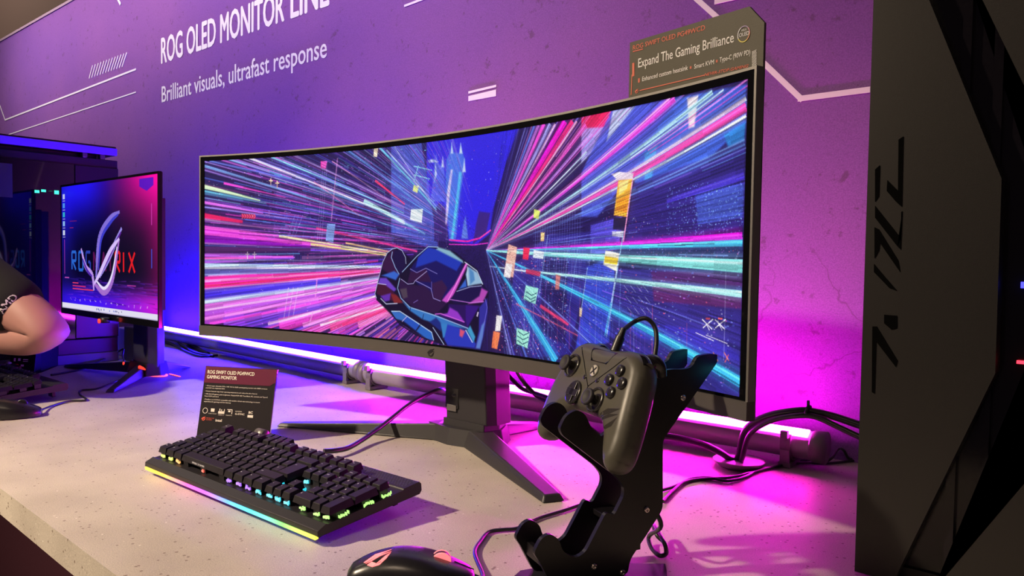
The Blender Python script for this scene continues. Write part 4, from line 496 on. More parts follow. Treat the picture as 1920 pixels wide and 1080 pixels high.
m.prism([(-.055, -.034), (.048, -.034), (.056, 0), (.035, .04), (-.035, .04), (-.05, 0)], .030, .042, lambda u, v, w: Vector((u+.015, v, w)))
hub = m.build('base', M_MATTE, uw, bevel=.002)
FB = frame_of((-.058, -.0447, .0070), (1, -.06, .0), (0, .30, .95), (0, -.95, .3))
m = MB(); m.prism([(.0, .0), (.05, -.002), (.042, .019), (.004, .020)], 0, .0016, FB); bp_ = m.build('base_window', M_GLOSSBLACK, hub)
m = MB()
for k in range(7): m.prism([(.006+.005*k, .004), (.010+.005*k, .004), (.008+.0052*k, .008), (.005+.005*k, .008)], .0017, .0021, FB)
for k in range(3): m.prism([(.008+.010*k, .011), (.015+.010*k, .011), (.016+.010*k, .013), (.009+.010*k, .013)], .0017, .0021, FB)
m.build('lit_marks', material('pink_window_light', (.8, .5, .55), .4, emit=(1, .25, .35), power=1.2), bp_)
def leg(p, q, w0, w1, h0, h1, name='leg', mat=M_MATTE, par=uw, bev=.002):
    p, q = Vector(p), Vector(q); d = (q-p).normalized(); s = Vector((-d.y, d.x, 0))
    vs = [p+s*w0/2, q+s*w1/2, q-s*w1/2, p-s*w0/2]
    tp = [p+s*w0*.33, q+s*w1*.36-d*.006, q-s*w1*.36-d*.006, p-s*w0*.33]
    vs += [v+Vector((0, 0, h)) for v, h in zip(tp, (h0, h1, h1, h0))]
    return MB().hexa([v+Vector((0, 0, .0006)) for v in vs][::1]).build(name, mat, par, bevel=bev)
M_LEG = material('dark_satin_leg', (.05, .047, .05), .36, .4, bump=.2, bscale=1200)
leg((.045, -.025, 0), (.333, -.182, 0), .062, .034, .030, .010, mat=M_LEG)
leg((-.045, -.022, 0), (-.351, -.182, 0), .055, .022, .030, .007, mat=M_LEG)
leg((0, .03, 0), (.03, .185, 0), .05, .03, .026, .009, mat=M_LEG)
# ================================================================ board clipped above the monitor
p1 = Vector((-.331, .828, 0)); ang = math.radians(12); bu = Vector((math.cos(ang), -math.sin(ang), 0)); bn = Vector((-math.sin(ang), -math.cos(ang), 0))
def bl(px, py):
    d = ray(px, py); c = Vector((0, 0, CAMH)); k = (p1-c).dot(bn)/d.dot(bn); q = c+d*k; return ((q-p1).dot(bu), q.z)
BF = lambda u, v, w=0.: p1+bu*u+Vector((0, 0, v))+bn*w
tb = bl(1181, 80); c1 = bl(1405, 12); c2 = bl(1433, 42); rb_ = c2[0]
sign = thing('topper_sign', 'dark card sign with cut corner reading Expand The Gaming Brilliance above the curved monitor', 'sign', p1+bu*-.1+Vector((0, 0, MZ+SH+.012)))
so = sign.location.copy()
SF = lambda u, v, w=0.: BF(u, v, w)-so
m = MB(); m.prism([(tb[0], .534), (rb_, .527), (rb_, c2[1]), c1, tb], -.004, 0, SF); m.build('board', M_CARD, sign)
m = MB(); M_ORG = material('orange_red_print', (.80, .19, .12), .6)
def span(mb, s, pa, pb, hpx, mi=0, bold=0., F=SF, f=bl, shear=0.):
    a, b = f(*pa), f(*pb); top = f(pa[0], pa[1]-hpx); wdt = b[0]-a[0]; sk = (b[1]-a[1])/wdt
    G = lambda u, v, w=0.: F(u, v+(u-a[0])*sk, w)
    mb.text(s, G, a[0], a[1], (top[1]-a[1])/.70, wdt, mi, bold, shear, .0004)
span(m, 'ROG SWIFT OLED PG49WCD', (1187, 94), (1322, 56), 8.5, 0, .012)
span(m, 'NEVER-STOP-GAMING', (1321, 143), (1404, 126), 5.5, 0, .02, shear=.3)
def bstroke(mb, p, q, wd, F=SF, f=bl, mi=0):
    a, b = Vector(f(*p)), Vector(f(*q)); d = (b-a).normalized(); nn = Vector((-d.y, d.x))*wd/2; mb.prism([tuple(a+nn), tuple(a-nn), tuple(b-nn), tuple(b+nn)], .0002, .0006, F, mi)
bstroke(m, (1187, 97), (1206, 92), .0014); bstroke(m, (1200, 170), (1322, 141), .0012); bstroke(m, (1188, 118), (1188, 143), .004); bstroke(m, (1185.5, 140), (1184, 178), .0013); bstroke(m, (1198.5, 147), (1198.5, 155), .003)
for q in ((1295, 127), (1344, 115)): bstroke(m, (q[0]-1, q[1]), (q[0]+2, q[1]-.5), .003)
ex, ey = bl(1194, 171); eye_mark(m, lambda u, v, w=0.: SF(u, v, w+.0003), ex, ey, .007)
m.build('red_lettering', M_ORG, sign)
m = MB(); span(m, 'Expand The Gaming Brilliance', (1197, 127), (1376, 79), 17, 0, .012); span(m, 'Enhanced custom heatsink', (1204.5, 152.5), (1290, 131), 8.5, 0, .01)
span(m, 'Smart KVM', (1302, 129), (1339, 120), 8.5, 0, .01); span(m, 'Type-C (90W PD)', (1349.5, 117), (1407, 102), 9, 0, .01)
for k in range(12): bstroke(m, (1410.5, 126.5-2.6*k), (1419, 122-2.6*k), .0007)
m.build('white_lettering', M_WHITE, sign)
cx, cy = bl(1395, 64); r1 = (bl(1407, 64)[0]-cx)*.98
m = MB(); cols = [material('ring_%s' % k, c, .5) for k, c in (('yellow', (.8, .7, .12)), ('orange', (.85, .35, .2)), ('pink', (.7, .3, .4)), ('violet', (.4, .3, .55)), ('white', (.8, .8, .85)))]
for k in range(40):
    a0, a1 = 2*PI*k/40, 2*PI*(k+1)/40; mi = 0 if 200 < k*9 < 300 else (1 if k*9 >= 300 else (2 if k*9 < 40 else (3 if k*9 < 110 else 4)))
    m.prism([(cx+math.cos(a)*q*r1, cy+math.sin(a)*q*r1*1.12) for q, a in ((1, a0), (1, a1), (.87, a1), (.87, a0))], .0003, .0008, SF, mi)
span(m, 'OLED', (1386, 70), (1405, 65), 7, 4, .02); span(m, 'ASUS', (1390, 59), (1400, 57), 3.5, 4, .01); m.build('round_badge', cols, sign)
# ================================================================ the smaller flat monitor
X0, Y0, Z0, W2, H2 = -2.334, .775, .182, .600, .338
R2 = Vector((-2.030, .90, 0))
sm = thing('flat_monitor', 'smaller flat monitor on a dark desktop with a chrome eye emblem and taskbar', 'monitor', R2)
def place_sm(U, V, d): return np.stack([X0+U/.598*W2-R2.x, np.full_like(U, Y0+d)-R2.y, Z0+V/.336*H2-R2.z], -1)
screen_mesh(draw_desktop(), place_sm, screen_material('lit_desktop_screen'), sm, .002)
l2 = lambda *a: (a[0]-R2.x, a[1]-R2.x, a[2]-R2.y, a[3]-R2.y, a[4], a[5])
m = MB()
for a in ((X0-.006, X0, Z0-.016, Z0+H2+.006), (X0+W2, X0+W2+.006, Z0-.016, Z0+H2+.006), (X0, X0+W2, Z0+H2, Z0+H2+.006), (X0, X0+W2, Z0-.016, Z0)): m.box(*l2(a[0], a[1], Y0-.0012, Y0+.006, a[2], a[3]))
m.build('screen_border', M_GLOSSBLACK, sm)
m = MB(); m.box(*l2(X0-.005, X0+W2+.005, Y0+.006, Y0+.009, Z0-.015, Z0+H2+.005)); m.box(*l2(X0+.06, X0+W2-.06, Y0+.009, Y0+.045, Z0+.02, Z0+H2-.05)); m.box(*l2(X0+.14, X0+W2-.14, Y0+.045, Y0+.070, Z0+.06, Z0+H2-.09)); m.build('back_shell', M_MATTE, sm, bevel=.004)
m = MB(); m.prism([(-.04, -.022), (.045, -.022), (.058, 0), (.04, .026), (-.035, .026), (-.045, 0)], .040, .475, lambda u, v, w: Vector((u, v-.02, w))); m.build('neck', material('blue_grey_post', (.06, .06, .10), .4, .5), sm, bevel=.003)
m = MB(); m.prism([(-.055, -.035), (.055, -.035), (.06, .0), (.035, .035), (-.035, .035), (-.06, 0)], .018, .050, lambda u, v, w: Vector((u*(1.15-w*5), v*(1.15-w*5)-.015, w))); m.build('base', M_MATTE, sm, bevel=.003)
fl, fr, fb_ = at(205, 737, z=0)-R2, at(352, 690, z=0)-R2, at(125, 688, z=0)-R2
for q in (fl, fr, fb_):
    st_ = q.normalized()*.04+Vector((0, -.015, 0)); leg((st_.x, st_.y, .016), (q.x, q.y, 0), .036, .022, .030, .007, mat=M_LEG, par=sm)
m = MB(); m.lathe([(.001, 0), (.011, .001), (.011, .014), (.001, .015)], (X0+.33-R2.x, Y0-.012-R2.y, Z0-.022), (0, 0, 1), 16); m.build('control_stick', M_BLACK, sm)
M_REDGLOW = material('red_floor_light', (.8, .05, .03), .4, emit=(1, .06, .03), power=1.1)
m = MB(); m.lathe([(.001, 0), (.006, .001), (.006, .004), (.001, .005)], (X0+.33-R2.x, Y0-.024-R2.y, Z0-.016), (0, -1, 0), 12); m.build('emblem_light', M_REDGLOW, sm)
for sx_ in (-1, 1): m = MB(); m.hexa([Vector(v) for v in ((sx_*.048, -.066, .040), (sx_*.066, -.056, .036), (sx_*.066, -.054, .038), (sx_*.048, -.064, .042), (sx_*.048, -.066, .046), (sx_*.058, -.058, .042), (sx_*.058, -.056, .043), (sx_*.048, -.062, .048))]); m.build('accent_light', M_REDGLOW, sm)
# ================================================================ light tubes behind the monitors
M_TUBE = material('grey_tube_shell', (.36, .34, .36), .42, .25, bump=.2, bscale=700)
M_CLAMP = material('grey_clamp', (.22, .2, .21), .5, .3)
def tube_light(label, p, q, stops, power, clamps, cap_end):
    p, q = Vector(p), Vector(q); L = (q-p).length; d = (q-p)/L; rz = math.atan2(d.y, d.x)
    t = thing('light_tube', label, 'lamp', (p.x, p.y, 0), (0, 0, rz), 'LED tubes on clamps along the foot of the wall')
    r, zc = .0235, .0370
    prof = [(r*math.cos(a), zc+r*math.sin(a)) for a in np.linspace(math.radians(150), math.radians(390+60), 30)]
    m = MB(); m.prism(prof, .0, L, lambda u, v, w: Vector((w, u, v)), smooth=True); m.build('tube', M_TUBE, t)
    pr = [(-.0065+.0085*math.cos(a), zc+r*.80+.0085*math.sin(a)) for a in np.linspace(0, 2*PI, 16, endpoint=False)]
    m = MB(); m.prism(pr, .004, L-.004, lambda u, v, w: Vector((w, u, v)), smooth=True)
    m.build('diffuser', ramp_light('led_strip_light', stops, 0, L, power), t)
    if cap_end is not None:
        for x in cap_end:
            m = MB(); m.lathe([(.001, 0), (.024, .0), (.0265, .003), (.0265, .022), (.001, .0225)], (x, 0, zc), (1, 0, 0), 28); m.build('end_cap', M_CLAMP, t)
    for x in clamps:
        m = MB()
        ring = [(.0290*math.cos(a), zc+.0290*math.sin(a)) for a in np.linspace(math.radians(-220), math.radians(55), 22)]+[(.0250*math.cos(a), zc+.0250*math.sin(a)) for a in np.linspace(math.radians(55), math.radians(-220), 22)]
        k = 22
        vs = [Vector((x+w, u, v)) for w in (-.008, .008) for u, v in ring]; n = len(ring)
        fs = [(i, (i+1) % n, (i+1) % n+n, i+n) for i in range(n)]
        for b in (0, n):
            for i in range(k-1): fs.append((b+i, b+i+1, b+n-2-i, b+n-1-i))
        m.add(vs, fs); m.box(x-.010, x+.010, -.030, .030, .0008, .0095); m.box(x-.008, x+.008, -.030, -.026, .009, .03); m.box(x-.006, x+.006, -.037, -.028, .05, .062)
        m.build('clamp', M_CLAMP, t, bevel=.0008)
    return t
PA, PB_ = at(322, 611, z=.0575), at(676, 680, z=.0575)
PC, PD = at(692, 685, z=.0575), at(1524, 813, z=.0575)
PA = PB_+(PA-PB_).normalized()*min((PA-PB_).length, 1.34)
PB_.y = min(PB_.y, 1.255); PA.y = min(PA.y, 1.30)
tube_light('grey LED tube glowing blue-violet at wall foot behind left end of curved monitor', PA, PB_, [(0, (.02, .007, 1)), (.7, (.03, .007, 1)), (.97, (.06, .007, 1)), (1, (.2, .009, 1))], 460, [(PB_-PA).length-.03], [(PB_-PA).length-.004])
tube_light('grey LED tube glowing magenta from centre joint to right end cap', PC, PD, [(0, (.28, .012, 1)), (.35, (1, .012, .80)), (1, (1, .010, .68))], 190, [.03, (PD-PC).length-.035], [-.02, (PD-PC).length])
# ================================================================ keyboards
M_KEY = material('black_keycap', (.010, .008, .012), .42, bump=.2, bscale=2500, spec=.35)
M_LEGEND = material('keycap_legend', (.75, .74, .76), .5, emit=(.9, .9, 1), power=.12)
M_DECK = material('dark_anodised_deck', (.030, .027, .032), .38, .5, bump=.25, bscale=2000)
U1 = .01905
def key_layout():
    K = []  # (centre u, row, width in units, depth in units, legend)
    def row(r, x, items):
        for w, s in items:
            if s is not None: K.append([x+w/2, r, w, 1, s])
            x += w
    row(0, 0, [(1.25, 'Ctrl'), (1.25, '#'), (1.25, 'Alt'), (6.25, ''), (1.25, 'Alt'), (1.25, 'Fn'), (1.25, '='), (1.25, 'Ctrl'), (.25, None), (1, '<'), (1, 'v'), (1, '>'), (.25, None), (2, '0'), (1, '.')])
    row(1, 0, [(1.25, 'Shift')]+[(1, c) for c in '\\ZXCVBNM,./']+[(2.75, 'Shift'), (1.25, None), (1, '^'), (1.25, None)]+[(1, c) for c in '123'])
    row(2, 0, [(1.75, 'Caps')]+[(1, c) for c in "ASDFGHJKL;'#"]+[(4.75, None)]+[(1, c) for c in '456'])
    row(3, 0, [(1.5, 'Tab')]+[(1, c) for c in 'QWERTYUIOP[]']+[(1.75, None), (1, 'Del'), (1, 'End'), (1, 'PgD'), (.25, None)]+[(1, c) for c in '789'])
    row(4, 0, [(1, c) for c in '`1234567890-=']+[(2, '<-'), (.25, None), (1, 'Ins'), (1, 'Hm'), (1, 'PgU'), (.25, None)]+[(1, c) for c in ('Num', '/', '*', '-')])
    row(5.25, 0, [(1, 'Esc'), (1, None)]+[(1, 'F%d' % k) for k in range(1, 5)]+[(.5, None)]+[(1, 'F%d' % k) for k in range(5, 9)]+[(.5, None)]+[(1, 'F%d' % k) for k in range(9, 13)]+[(.25, None), (1, 'Prt'), (1, 'Scr'), (1, 'Pau')])
    K.append([14.25, 2, 1.5, 2, 'Ent']); K.append([22, 0, 1, 2, 'Ent']); K.append([22, 2, 1, 2, '+'])
    return K
KU0, KV0, KZ = .0055, .019, .0185
def keycap(mb, k):
    u0 = KU0+(k[0]-k[2]/2)*U1+.0006; u1 = KU0+(k[0]+k[2]/2)*U1-.0006; v0 = KV0+k[1]*U1+.0006; v1 = KV0+(k[1]+k[3])*U1-.0006
    lift = (.0005, .0, .0, .0008, .002, .0028)[int(k[1])]; z0 = KZ+lift; h = .0088; i, b = .0022, .0030
    vs = [(u0, v0, z0), (u1, v0, z0), (u1, v1, z0), (u0, v1, z0), (u0+i, v0+b, z0+h-.0006), (u1-i, v0+b, z0+h-.0006), (u1-i, v1-i*.7, z0+h+.0006), (u0+i, v1-i*.7, z0+h+.0006)]
    mb.hexa([Vector(v) for v in vs])
    if k[4]:
        F = lambda a, b_, w=0.: Vector((a, b_, z0+h+.0001+(b_-v0)/(v1-v0)*.0010-.0002+w)); s = .0042 if len(k[4]) == 1 else .0030
        mb.text(k[4], F, u0+i+.003, v1-i-.0062, s, m=1)
def make_keyboard(label, loc, rot, lit):
    kb = thing('keyboard', label, 'keyboard', loc, rot)
    W_, D_ = .435, .165
    m = MB(); prof = [(0, .001), (.002, -.0), (D_-.004, -.004), (D_, .0), (D_, .009), (D_-.003, .0125), (.135, .0125), (.133, .0105), (.016, .0105), (.0135, .012), (.001, .0075)]
    m.prism(prof, 0, W_, lambda u, v, w: Vector((w, u, v)))
    deck = m.build('deck', M_DECK, kb, bevel=.0008)
    m = MB()
    for i in range(26):
        for j in range(7):
            x = .300+i*.005+(j % 2)*.0025; y = .1395+j*.0034
            if x < .431: m.box(x, x+.0026, y, y+.0007, .0125, .0129)
    m.build('deck_pattern', material('etched_dashes', (.13, .12, .16), .4, .6), deck)
    K = key_layout(); K.sort(key=lambda k: (k[1] > 5, -k[0] if k[1] > 5 else 0))
    for k in K[:100]: mb = MB(); keycap(mb, k); mb.build('keycap', [M_KEY, M_LEGEND], kb, bevel=.0006, seg=2)
    mb = MB()
    for k in K[100:]: keycap(mb, k)
    tag(mb.build('function_keys', [M_KEY, M_LEGEND], kb, bevel=.0006), kind='stuff')
    # switches under the caps
    m = MB()
    for k in K:
        c, r = KU0+k[0]*U1, KV0+(k[1]+k[3]/2)*U1
        for dx in ([0] if k[2] < 6 else [-.05, 0, .05]): m.box(c+dx-.0066, c+dx+.0066, r-.0066, r+.0066, .0108, KZ+.003)
    tag(m.build('switches', M_BLACK, kb), kind='stuff')
    # volume roller and media keys on the rear deck
    m = MB(); m.lathe([(.002, 0), (.0085, .001), (.0085, .021), (.002, .022)], (.070, .151, .0215), (1, 0, 0), 20); m.build('volume_roller', M_GUN, kb)
    for k in range(4):
        m = MB(); x = .098+k*.0165; m.hexa([Vector(v) for v in ((x, .143, .0125), (x+.015, .143, .0125), (x+.015, .158, .0125), (x, .158, .0125), (x+.001, .144, .0235), (x+.014, .144, .0235), (x+.014, .157, .0255), (x+.001, .157, .0255))]); m.build('media_key', M_GLOSSBLACK, kb, bevel=.0006)
    for x in (.04, W_-.04):
        m = MB(); m.box(x-.012, x+.012, D_-.026, D_-.018, -.020, -.003); m.build('foot', M_BLACK, kb, bevel=.001)
    m = MB(); m.box(.01, W_-.01, .004, .012, -.0060, .0005); m.build('front_foot', M_BLACK, kb)
    if lit:
        rb2 = [(0, (.9, .75, .02)), (.14, (1, .42, .02)), (.3, (1, .05, .35)), (.42, (.5, .05, 1)), (.55, (.05, .3, 1)), (.68, (.02, .85, .8)), (.84, (.15, .95, .12)), (1, (.9, .9, .05))]
        m = MB(); m.box(.003, W_-.003, -.0016, .0030, -.0030, .0012); m.build('light_bar', ramp_light('rainbow_light_bar', rb2, 0, W_, 2.1), kb)
        # glowing switch edges where the caps leave them open to view
        cs = {'yellow': (.75, .85, .12), 'orange': (1, .45, .1), 'red': (1, .08, .05), 'purple': (.35, .1, 1), 'cyan': (.02, .65, .8), 'green': (.45, 1, .2)}
        mats = {n_: material('switch_glow_'+n_, (.4, .4, .4), .4, emit=c, power=1.1) for n_, c in cs.items()}
        def glow(u, r, col, side=False, wdt=.011):
            c, v = KU0+u*U1, KV0+r*U1; m = MB(); rnd = random.Random(int(u*10+r*31))
            n_ = int(wdt/.0016)
            for q in range(n_):
                a = (q+.5)/n_-.5; hh = rnd.uniform(.0020, .0045); zz = rnd.uniform(.0112, .0140)
                if side: m.box(c-.0004, c+.0012, v+a*wdt, v+a*wdt+.0011, zz, zz+hh)
                else: m.box(c+a*wdt, c+a*wdt+.0011, v-.0012, v+.0004, zz, zz+hh)
            m.build('switch_glow', mats[col], kb)
        for u, c in ((.6, 'yellow'), (1.9, 'yellow'), (3.1, 'orange'), (6.9, 'red'), (10.6, 'purple'), (11.9, 'purple'), (13.1, 'purple'), (14.4, 'cyan'), (15.75, 'cyan'), (16.75, 'cyan'), (17.75, 'cyan'), (19.5, 'green'), (21, 'green'), (22, 'green')): glow(u, .12, c, wdt=.006 if c == 'red' else .012)
        for r, c in ((1, 'green'), (3, 'green'), (4.5, 'green')): glow(22.55, r, c, True, .016)
        for u, r, c in ((14.2, 2.1, 'cyan'), (16.75, 2.15, 'cyan'), (15.75, 3.05, 'cyan'), (17.75, 3.05, 'cyan'), (17.3, 1.2, 'cyan'), (18.1, 5.3, 'cyan'), (16.8, 4.1, 'cyan'), (3.2, 5.3, 'green')): glow(u, r, c)
    m = MB(); FS = frame_of((KU0+3.75*U1, KV0+.0012, KZ+.0035), (1, 0, 0), (0, .32, 1), (0, -1, .32)); m.text('REPUBLIC OF GAMERS', FS, .034, -.0010, .0034, .034, 0, .0, w=.0005); m.build('spacebar_lettering', M_LEGEND, kb)
    return kb
KB = make_keyboard('black mechanical keyboard with rainbow light bar, keys lit from beneath, beside the curved monitor', (-1.1539, .4954, .0115), (.1106, 0, .0166), True)
lk = at(124, 742, z=.01)
KB2 = make_keyboard('dark keyboard with unlit front edge next to the bare elbow at the flat monitor', (lk.x-.437, lk.y-.166, .0115), (.09, 0, .02), False)
# ================================================================ controller stand
SP0 = Vector((-.43, .638, 0)); SN = Vector((-.904, .427, 0)).normalized(); SE = Vector((.427, .904, 0)).normalized()
stand = thing('controller_stand', 'black two-plate stand in a zigzag shape holding the wired game controller', 'stand', SP0)
M_STAND = material('satin_black_acrylic', (.006, .005, .007), .35, bump=.1, bscale=800)
OUT = [(-48, 8), (-62, 34), (-68, 42), (-60, 56), (-50, 60), (-39, 52), (-36, 41), (-28, 34), (-18, 30), (-8, 35), (16, 74), (25, 68), (37, 88), (37, 98), (28, 109), (-38, 159), (-41, 166), (-34, 179), (-22, 184), (-12, 179), (-4, 163), (20, 145), (34, 140), (46, 150), (74, 218), (95, 220), (110, 219), (122, 221), (128, 233), (148, 235), (158, 233), (156, 225), (124, 188), (92, 152), (85, 143), (87, 68), (68, 44), (46, 18), (44, 3), (-10, 3), (-44, 3)]
out = rounded([(a/1000, b/1000) for a, b in OUT], .006, 3)
for k, off in enumerate((0, .045)):
    F = lambda a, z, w: SE*a+Vector((0, 0, z))+SN*(off+w)
    m = MB(); m.prism(out, 0, .0055, F); pl = m.build('side_plate', M_STAND, stand, bevel=.0009)
    if k == 0:
        for a, z in ((18, 142), (110, 188), (66, 70), (2, 18), (37, 6)):
            m = MB(); m.lathe([(.0034, -.0003), (.0034, .0012), (.0026, .0018), (.0012, .0018), (.0010, .0010)], F(a/1000, z/1000, 0), tuple(-SN), 16); m.build('screw', M_CHROME, pl)
for (a, z, la, lz) in ((-15, 12, 50, 6), (38, 60, 26, 6), (12, 136, 6, 18), (100, 196, 16, 8), (60, 40, 6, 30), (-52, 30, 6, 14)):
    m = MB(); F = lambda u, v, w: SE*u+Vector((0, 0, v))+SN*w
    m.prism([((a-la/2)/1000, (z-lz/2)/1000), ((a+la/2)/1000, (z-lz/2)/1000), ((a+la/2)/1000, (z+lz/2)/1000), ((a-la/2)/1000, (z+lz/2)/1000)], .0057, .0448, F); m.build('cross_bar', M_STAND, stand, bevel=.0006)
fr_ = at(1247, 1062, z=.003)-SP0; fl_ = at(972, 1079, z=.003)-SP0
m = MB(); m.prism([(-.072, .040), (-.058, .052), (-.02, .052), (.05, .030), (.098, .0085), (.088, -.008), (.05, -.065), (-.06, -.065)], .0006, .0030, lambda u, v, w: SE*u+SN*v+Vector((0, 0, w)))
m.build('foot_plate', material('dark_glossy_foot', (.02, .018, .026), .22), stand, bevel=.0006)
# ================================================================ game controller
ta = math.radians(24)
PX = (-SN).copy(); PZ = (-SE*math.cos(ta)+Vector((0, 0, math.sin(ta)))); PY = PZ.cross(PX); 
if PY.z < 0: PY = -PY
PC_ = SP0+SE*.020+SN*.0252+Vector((0, 0, .199))
pad = thing('game_controller', 'black wired game controller standing upright in the two-plate stand', 'game controller', PC_)
pad.rotation_euler = Matrix(((PX.x, PY.x, PZ.x), (PX.y, PY.y, PZ.y), (PX.z, PY.z, PZ.z))).to_euler()
half = [(0, 39), (22, 41), (44, 42), (60, 37), (70, 25), (76, 6), (81, -16), (84, -38), (83, -56), (75, -67), (65, -66), (56, -56), (47, -40), (36, -30), (20, -27), (0, -27)]
outl = closed2([(x*1.03, y*1.10) for x, y in half]+[(-x*1.03, y*1.10) for x, y in half[-2:0:-1]], 5)
poly = np.array(outl)
def pdist(x, y):
    a = poly; b = np.roll(poly, -1, 0); d = b-a; t = np.clip(((x-a[:, 0])*d[:, 0]+(y-a[:, 1])*d[:, 1])/(d**2).sum(1), 0, 1)
    return float(np.sqrt(((a[:, 0]+t*d[:, 0]-x)**2+(a[:, 1]+t*d[:, 1]-y)**2).min()))
def inside(x, y):
    a = poly; b = np.roll(poly, -1, 0); c = ((a[:, 1] > y) != (b[:, 1] > y)) & (x < (b[:, 0]-a[:, 0])*(y-a[:, 1])/(b[:, 1]-a[:, 1]+1e-12)+a[:, 0]); return c.sum() % 2 == 1
def bend(y): return -.0035*max(0, -y-18)**2*.55
def front(x, y):
    d = pdist(x, y); q = min(d/13, 1); return 13.5*math.sqrt(max(0, 1-(1-q)**2))+bend(y)*.35+1.2*max(0, 1-(y+8)**2/900)
def rear(x, y):
    d = pdist(x, y); q = min(d/15, 1); g_ = 1+.45*max(0, min(1, (abs(x)-35)/25)); return -15*math.sqrt(max(0, 1-(1-q)**2))*g_+bend(y)*.35
ins = []
for i in range(-43, 44):
    for j in range(-38, 24):
        x, y = i*2., j*2.+(i % 2)
        if inside(x, y) and pdist(x, y) > 1.6: ins.append((x, y))
nb = len(outl); ring2 = []
for i in range(nb):
    t_ = (poly[(i+1) % nb]-poly[i-1]); n_ = np.array((-t_[1], t_[0]))/np.linalg.norm(t_)
    for dd in (.5,):
        q = poly[i]+n_*dd
        if not inside(*q): q = poly[i]-n_*dd
        if inside(*q): ring2.append(tuple(q))
allp = [Vector(p) for p in outl]+[Vector(p) for p in ring2]+[Vector(p) for p in ins]
r_ = delaunay_2d_cdt(allp, [(i, (i+1) % nb) for i in range(nb)], [], 1, 1e-5)
vv, ff = r_[0], [tuple(f) for f in r_[2]]; onb = [pdist(v.x, v.y) < .05 for v in vv]
NV = len(vv); V3 = []
for v in vv: V3.append((v.x, v.y, bend(v.y)*.35 if pdist(v.x, v.y) < .05 else front(v.x, v.y)))
idx = {}
for i, v in enumerate(vv):
    if onb[i]: idx[i] = i
    else: idx[i] = len(V3); V3.append((v.x, v.y, rear(v.x, v.y)))
S_ = .001
m = MB(); m.add([(a*S_, b*S_, c*S_) for a, b, c in V3], ff+[tuple(idx[i] for i in f[::-1]) for f in ff], 0, True)
M_PAD = material('olive_sheen_pad_shell', (.078, .073, .056), .36, bump=.25, bscale=1800, spec=.6)  # base colour lifted towards olive to carry the shell's sheen
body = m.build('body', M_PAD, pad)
PF = lambda x, y, w=0.: Vector((x*S_, y*S_, (front(x, y)+w)*S_))
def decal(mb, pts, h=.35, mi=0, fine=3.):
    """a thin raised piece following the shell: outline cut into the shell's curvature"""
    pp = []
    for (a, b), (c, d) in zip(pts, pts[1:]+pts[:1]):
        n = max(1, int(math.hypot(c-a, d-b)/fine))
        for k in range(n): pp.append((a+(c-a)*k/n, b+(d-b)*k/n))
    r = delaunay_2d_cdt([Vector(p) for p in pp], [(i, (i+1) % len(pp)) for i in range(len(pp))], [], 1, 1e-5)
    vs = r[0]; n = len(vs); mb.add([PF(v.x, v.y, h) for v in vs]+[PF(v.x, v.y, -.6) for v in vs], [tuple(f) for f in r[2]], mi); q = len(vs)
    mb.add([PF(v[0], v[1], h) for v in pp]+[PF(v[0], v[1], -.6) for v in pp], [(i, (i+1) % len(pp), (i+1) % len(pp)+len(pp), i+len(pp)) for i in range(len(pp))], mi)
def dstroke(mb, p, q, w, h=.3, mi=0):
    a, b = Vector(p), Vector(q); d = (b-a).normalized(); n = Vector((-d.y, d.x))*w/2; decal(mb, [tuple(a+n), tuple(a-n), tuple(b-n), tuple(b+n)], h, mi)
m = MB(); 
for s_ in (-1, 1): dstroke(m, (s_*46, 37), (0, -3 if s_ > 0 else -3), 1.0, .22); 
dstroke(m, (0, -3), (-1, -22), 1.0, .22); m.build('seam', M_GLOSSBLACK, body)
m = MB(); decal(m, [(-25, 40), (25, 40), (16, 25), (-16, 25)], .3); m.build('display', M_GLOSSBLACK, pad)
def button(name, x, y, r, h, mat, dome=.5, par=pad):
    z = front(x, y)*S_; mb = MB(); r *= S_; h *= S_
    mb.lathe([(r, -.002), (r, h*.75), (r*.9, h*.95), (r*.5, h*(1+dome*.15)), (.0001, h*(1+dome*.2))], (x*S_, y*S_, z), (0, 0, 1), 24); return mb.build(name, mat, par)
M_BTN = material('glossy_black_button', (.022, .020, .020), .22, spec=.7)
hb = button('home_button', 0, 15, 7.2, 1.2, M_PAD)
m = MB(); F = lambda u, v, w=0.: Vector((u, .015+v, front(0, 15)*S_+.0016+w))
for a_ in (PI/4, -PI/4):
    c_, s_ = math.cos(a_), math.sin(a_); m.prism([(c_*u-s_*v, s_*u+c_*v) for u, v in ((-.0055, -.0009), (.0055, -.0009), (.0055, .0009), (-.0055, .0009))], 0, .0003, F, 1)
m.prism([(.0062*math.cos(a), .0062*math.sin(a)) for a in np.linspace(0, 2*PI, 24, endpoint=False)], -.0012, -.0001, F)
m.build('cross_mark', [material('pale_home_mark', (.5, .47, .42), .4), M_BLACK], hb)
for x, y in ((47, 22), (47, -2), (35, 10), (59, 10)): button('face_button', x, y, 6.3, 3.6, M_BTN)
for x in (-13, 13): button('menu_button', x, 6, 2.8, .9, M_BTN)
def stick(x, y):
    z = front(x, y)*S_; X_, Y_ = x*S_, y*S_; mb = MB()
    mb.lathe([(.0135, -.003), (.0140, .0012), (.0125, .0026), (.0112, .0012), (.0108, -.001)], (X_, Y_, z), (0, 0, 1), 28); w = mb.build('stick_well', M_BTN, pad)
    t_ = thing_part('thumbstick', pad, (X_, Y_, z))
    mb = MB(); mb.lathe([(.0055, -.001), (.0045, .006), (.0048, .008)], (0, 0, 0), (0, 0, 1), 20); mb.build('stick_stem', M_BTN, t_)
    mb = MB(); mb.lathe([(.0045, .0078), (.0085, .0088), (.0092, .0105), (.0088, .0122), (.0072, .0128), (.0055, .0118), (.0001, .0113)], (0, 0, 0), (0, 0, 1), 28); mb.build('stick_cap', M_MATTE, t_)
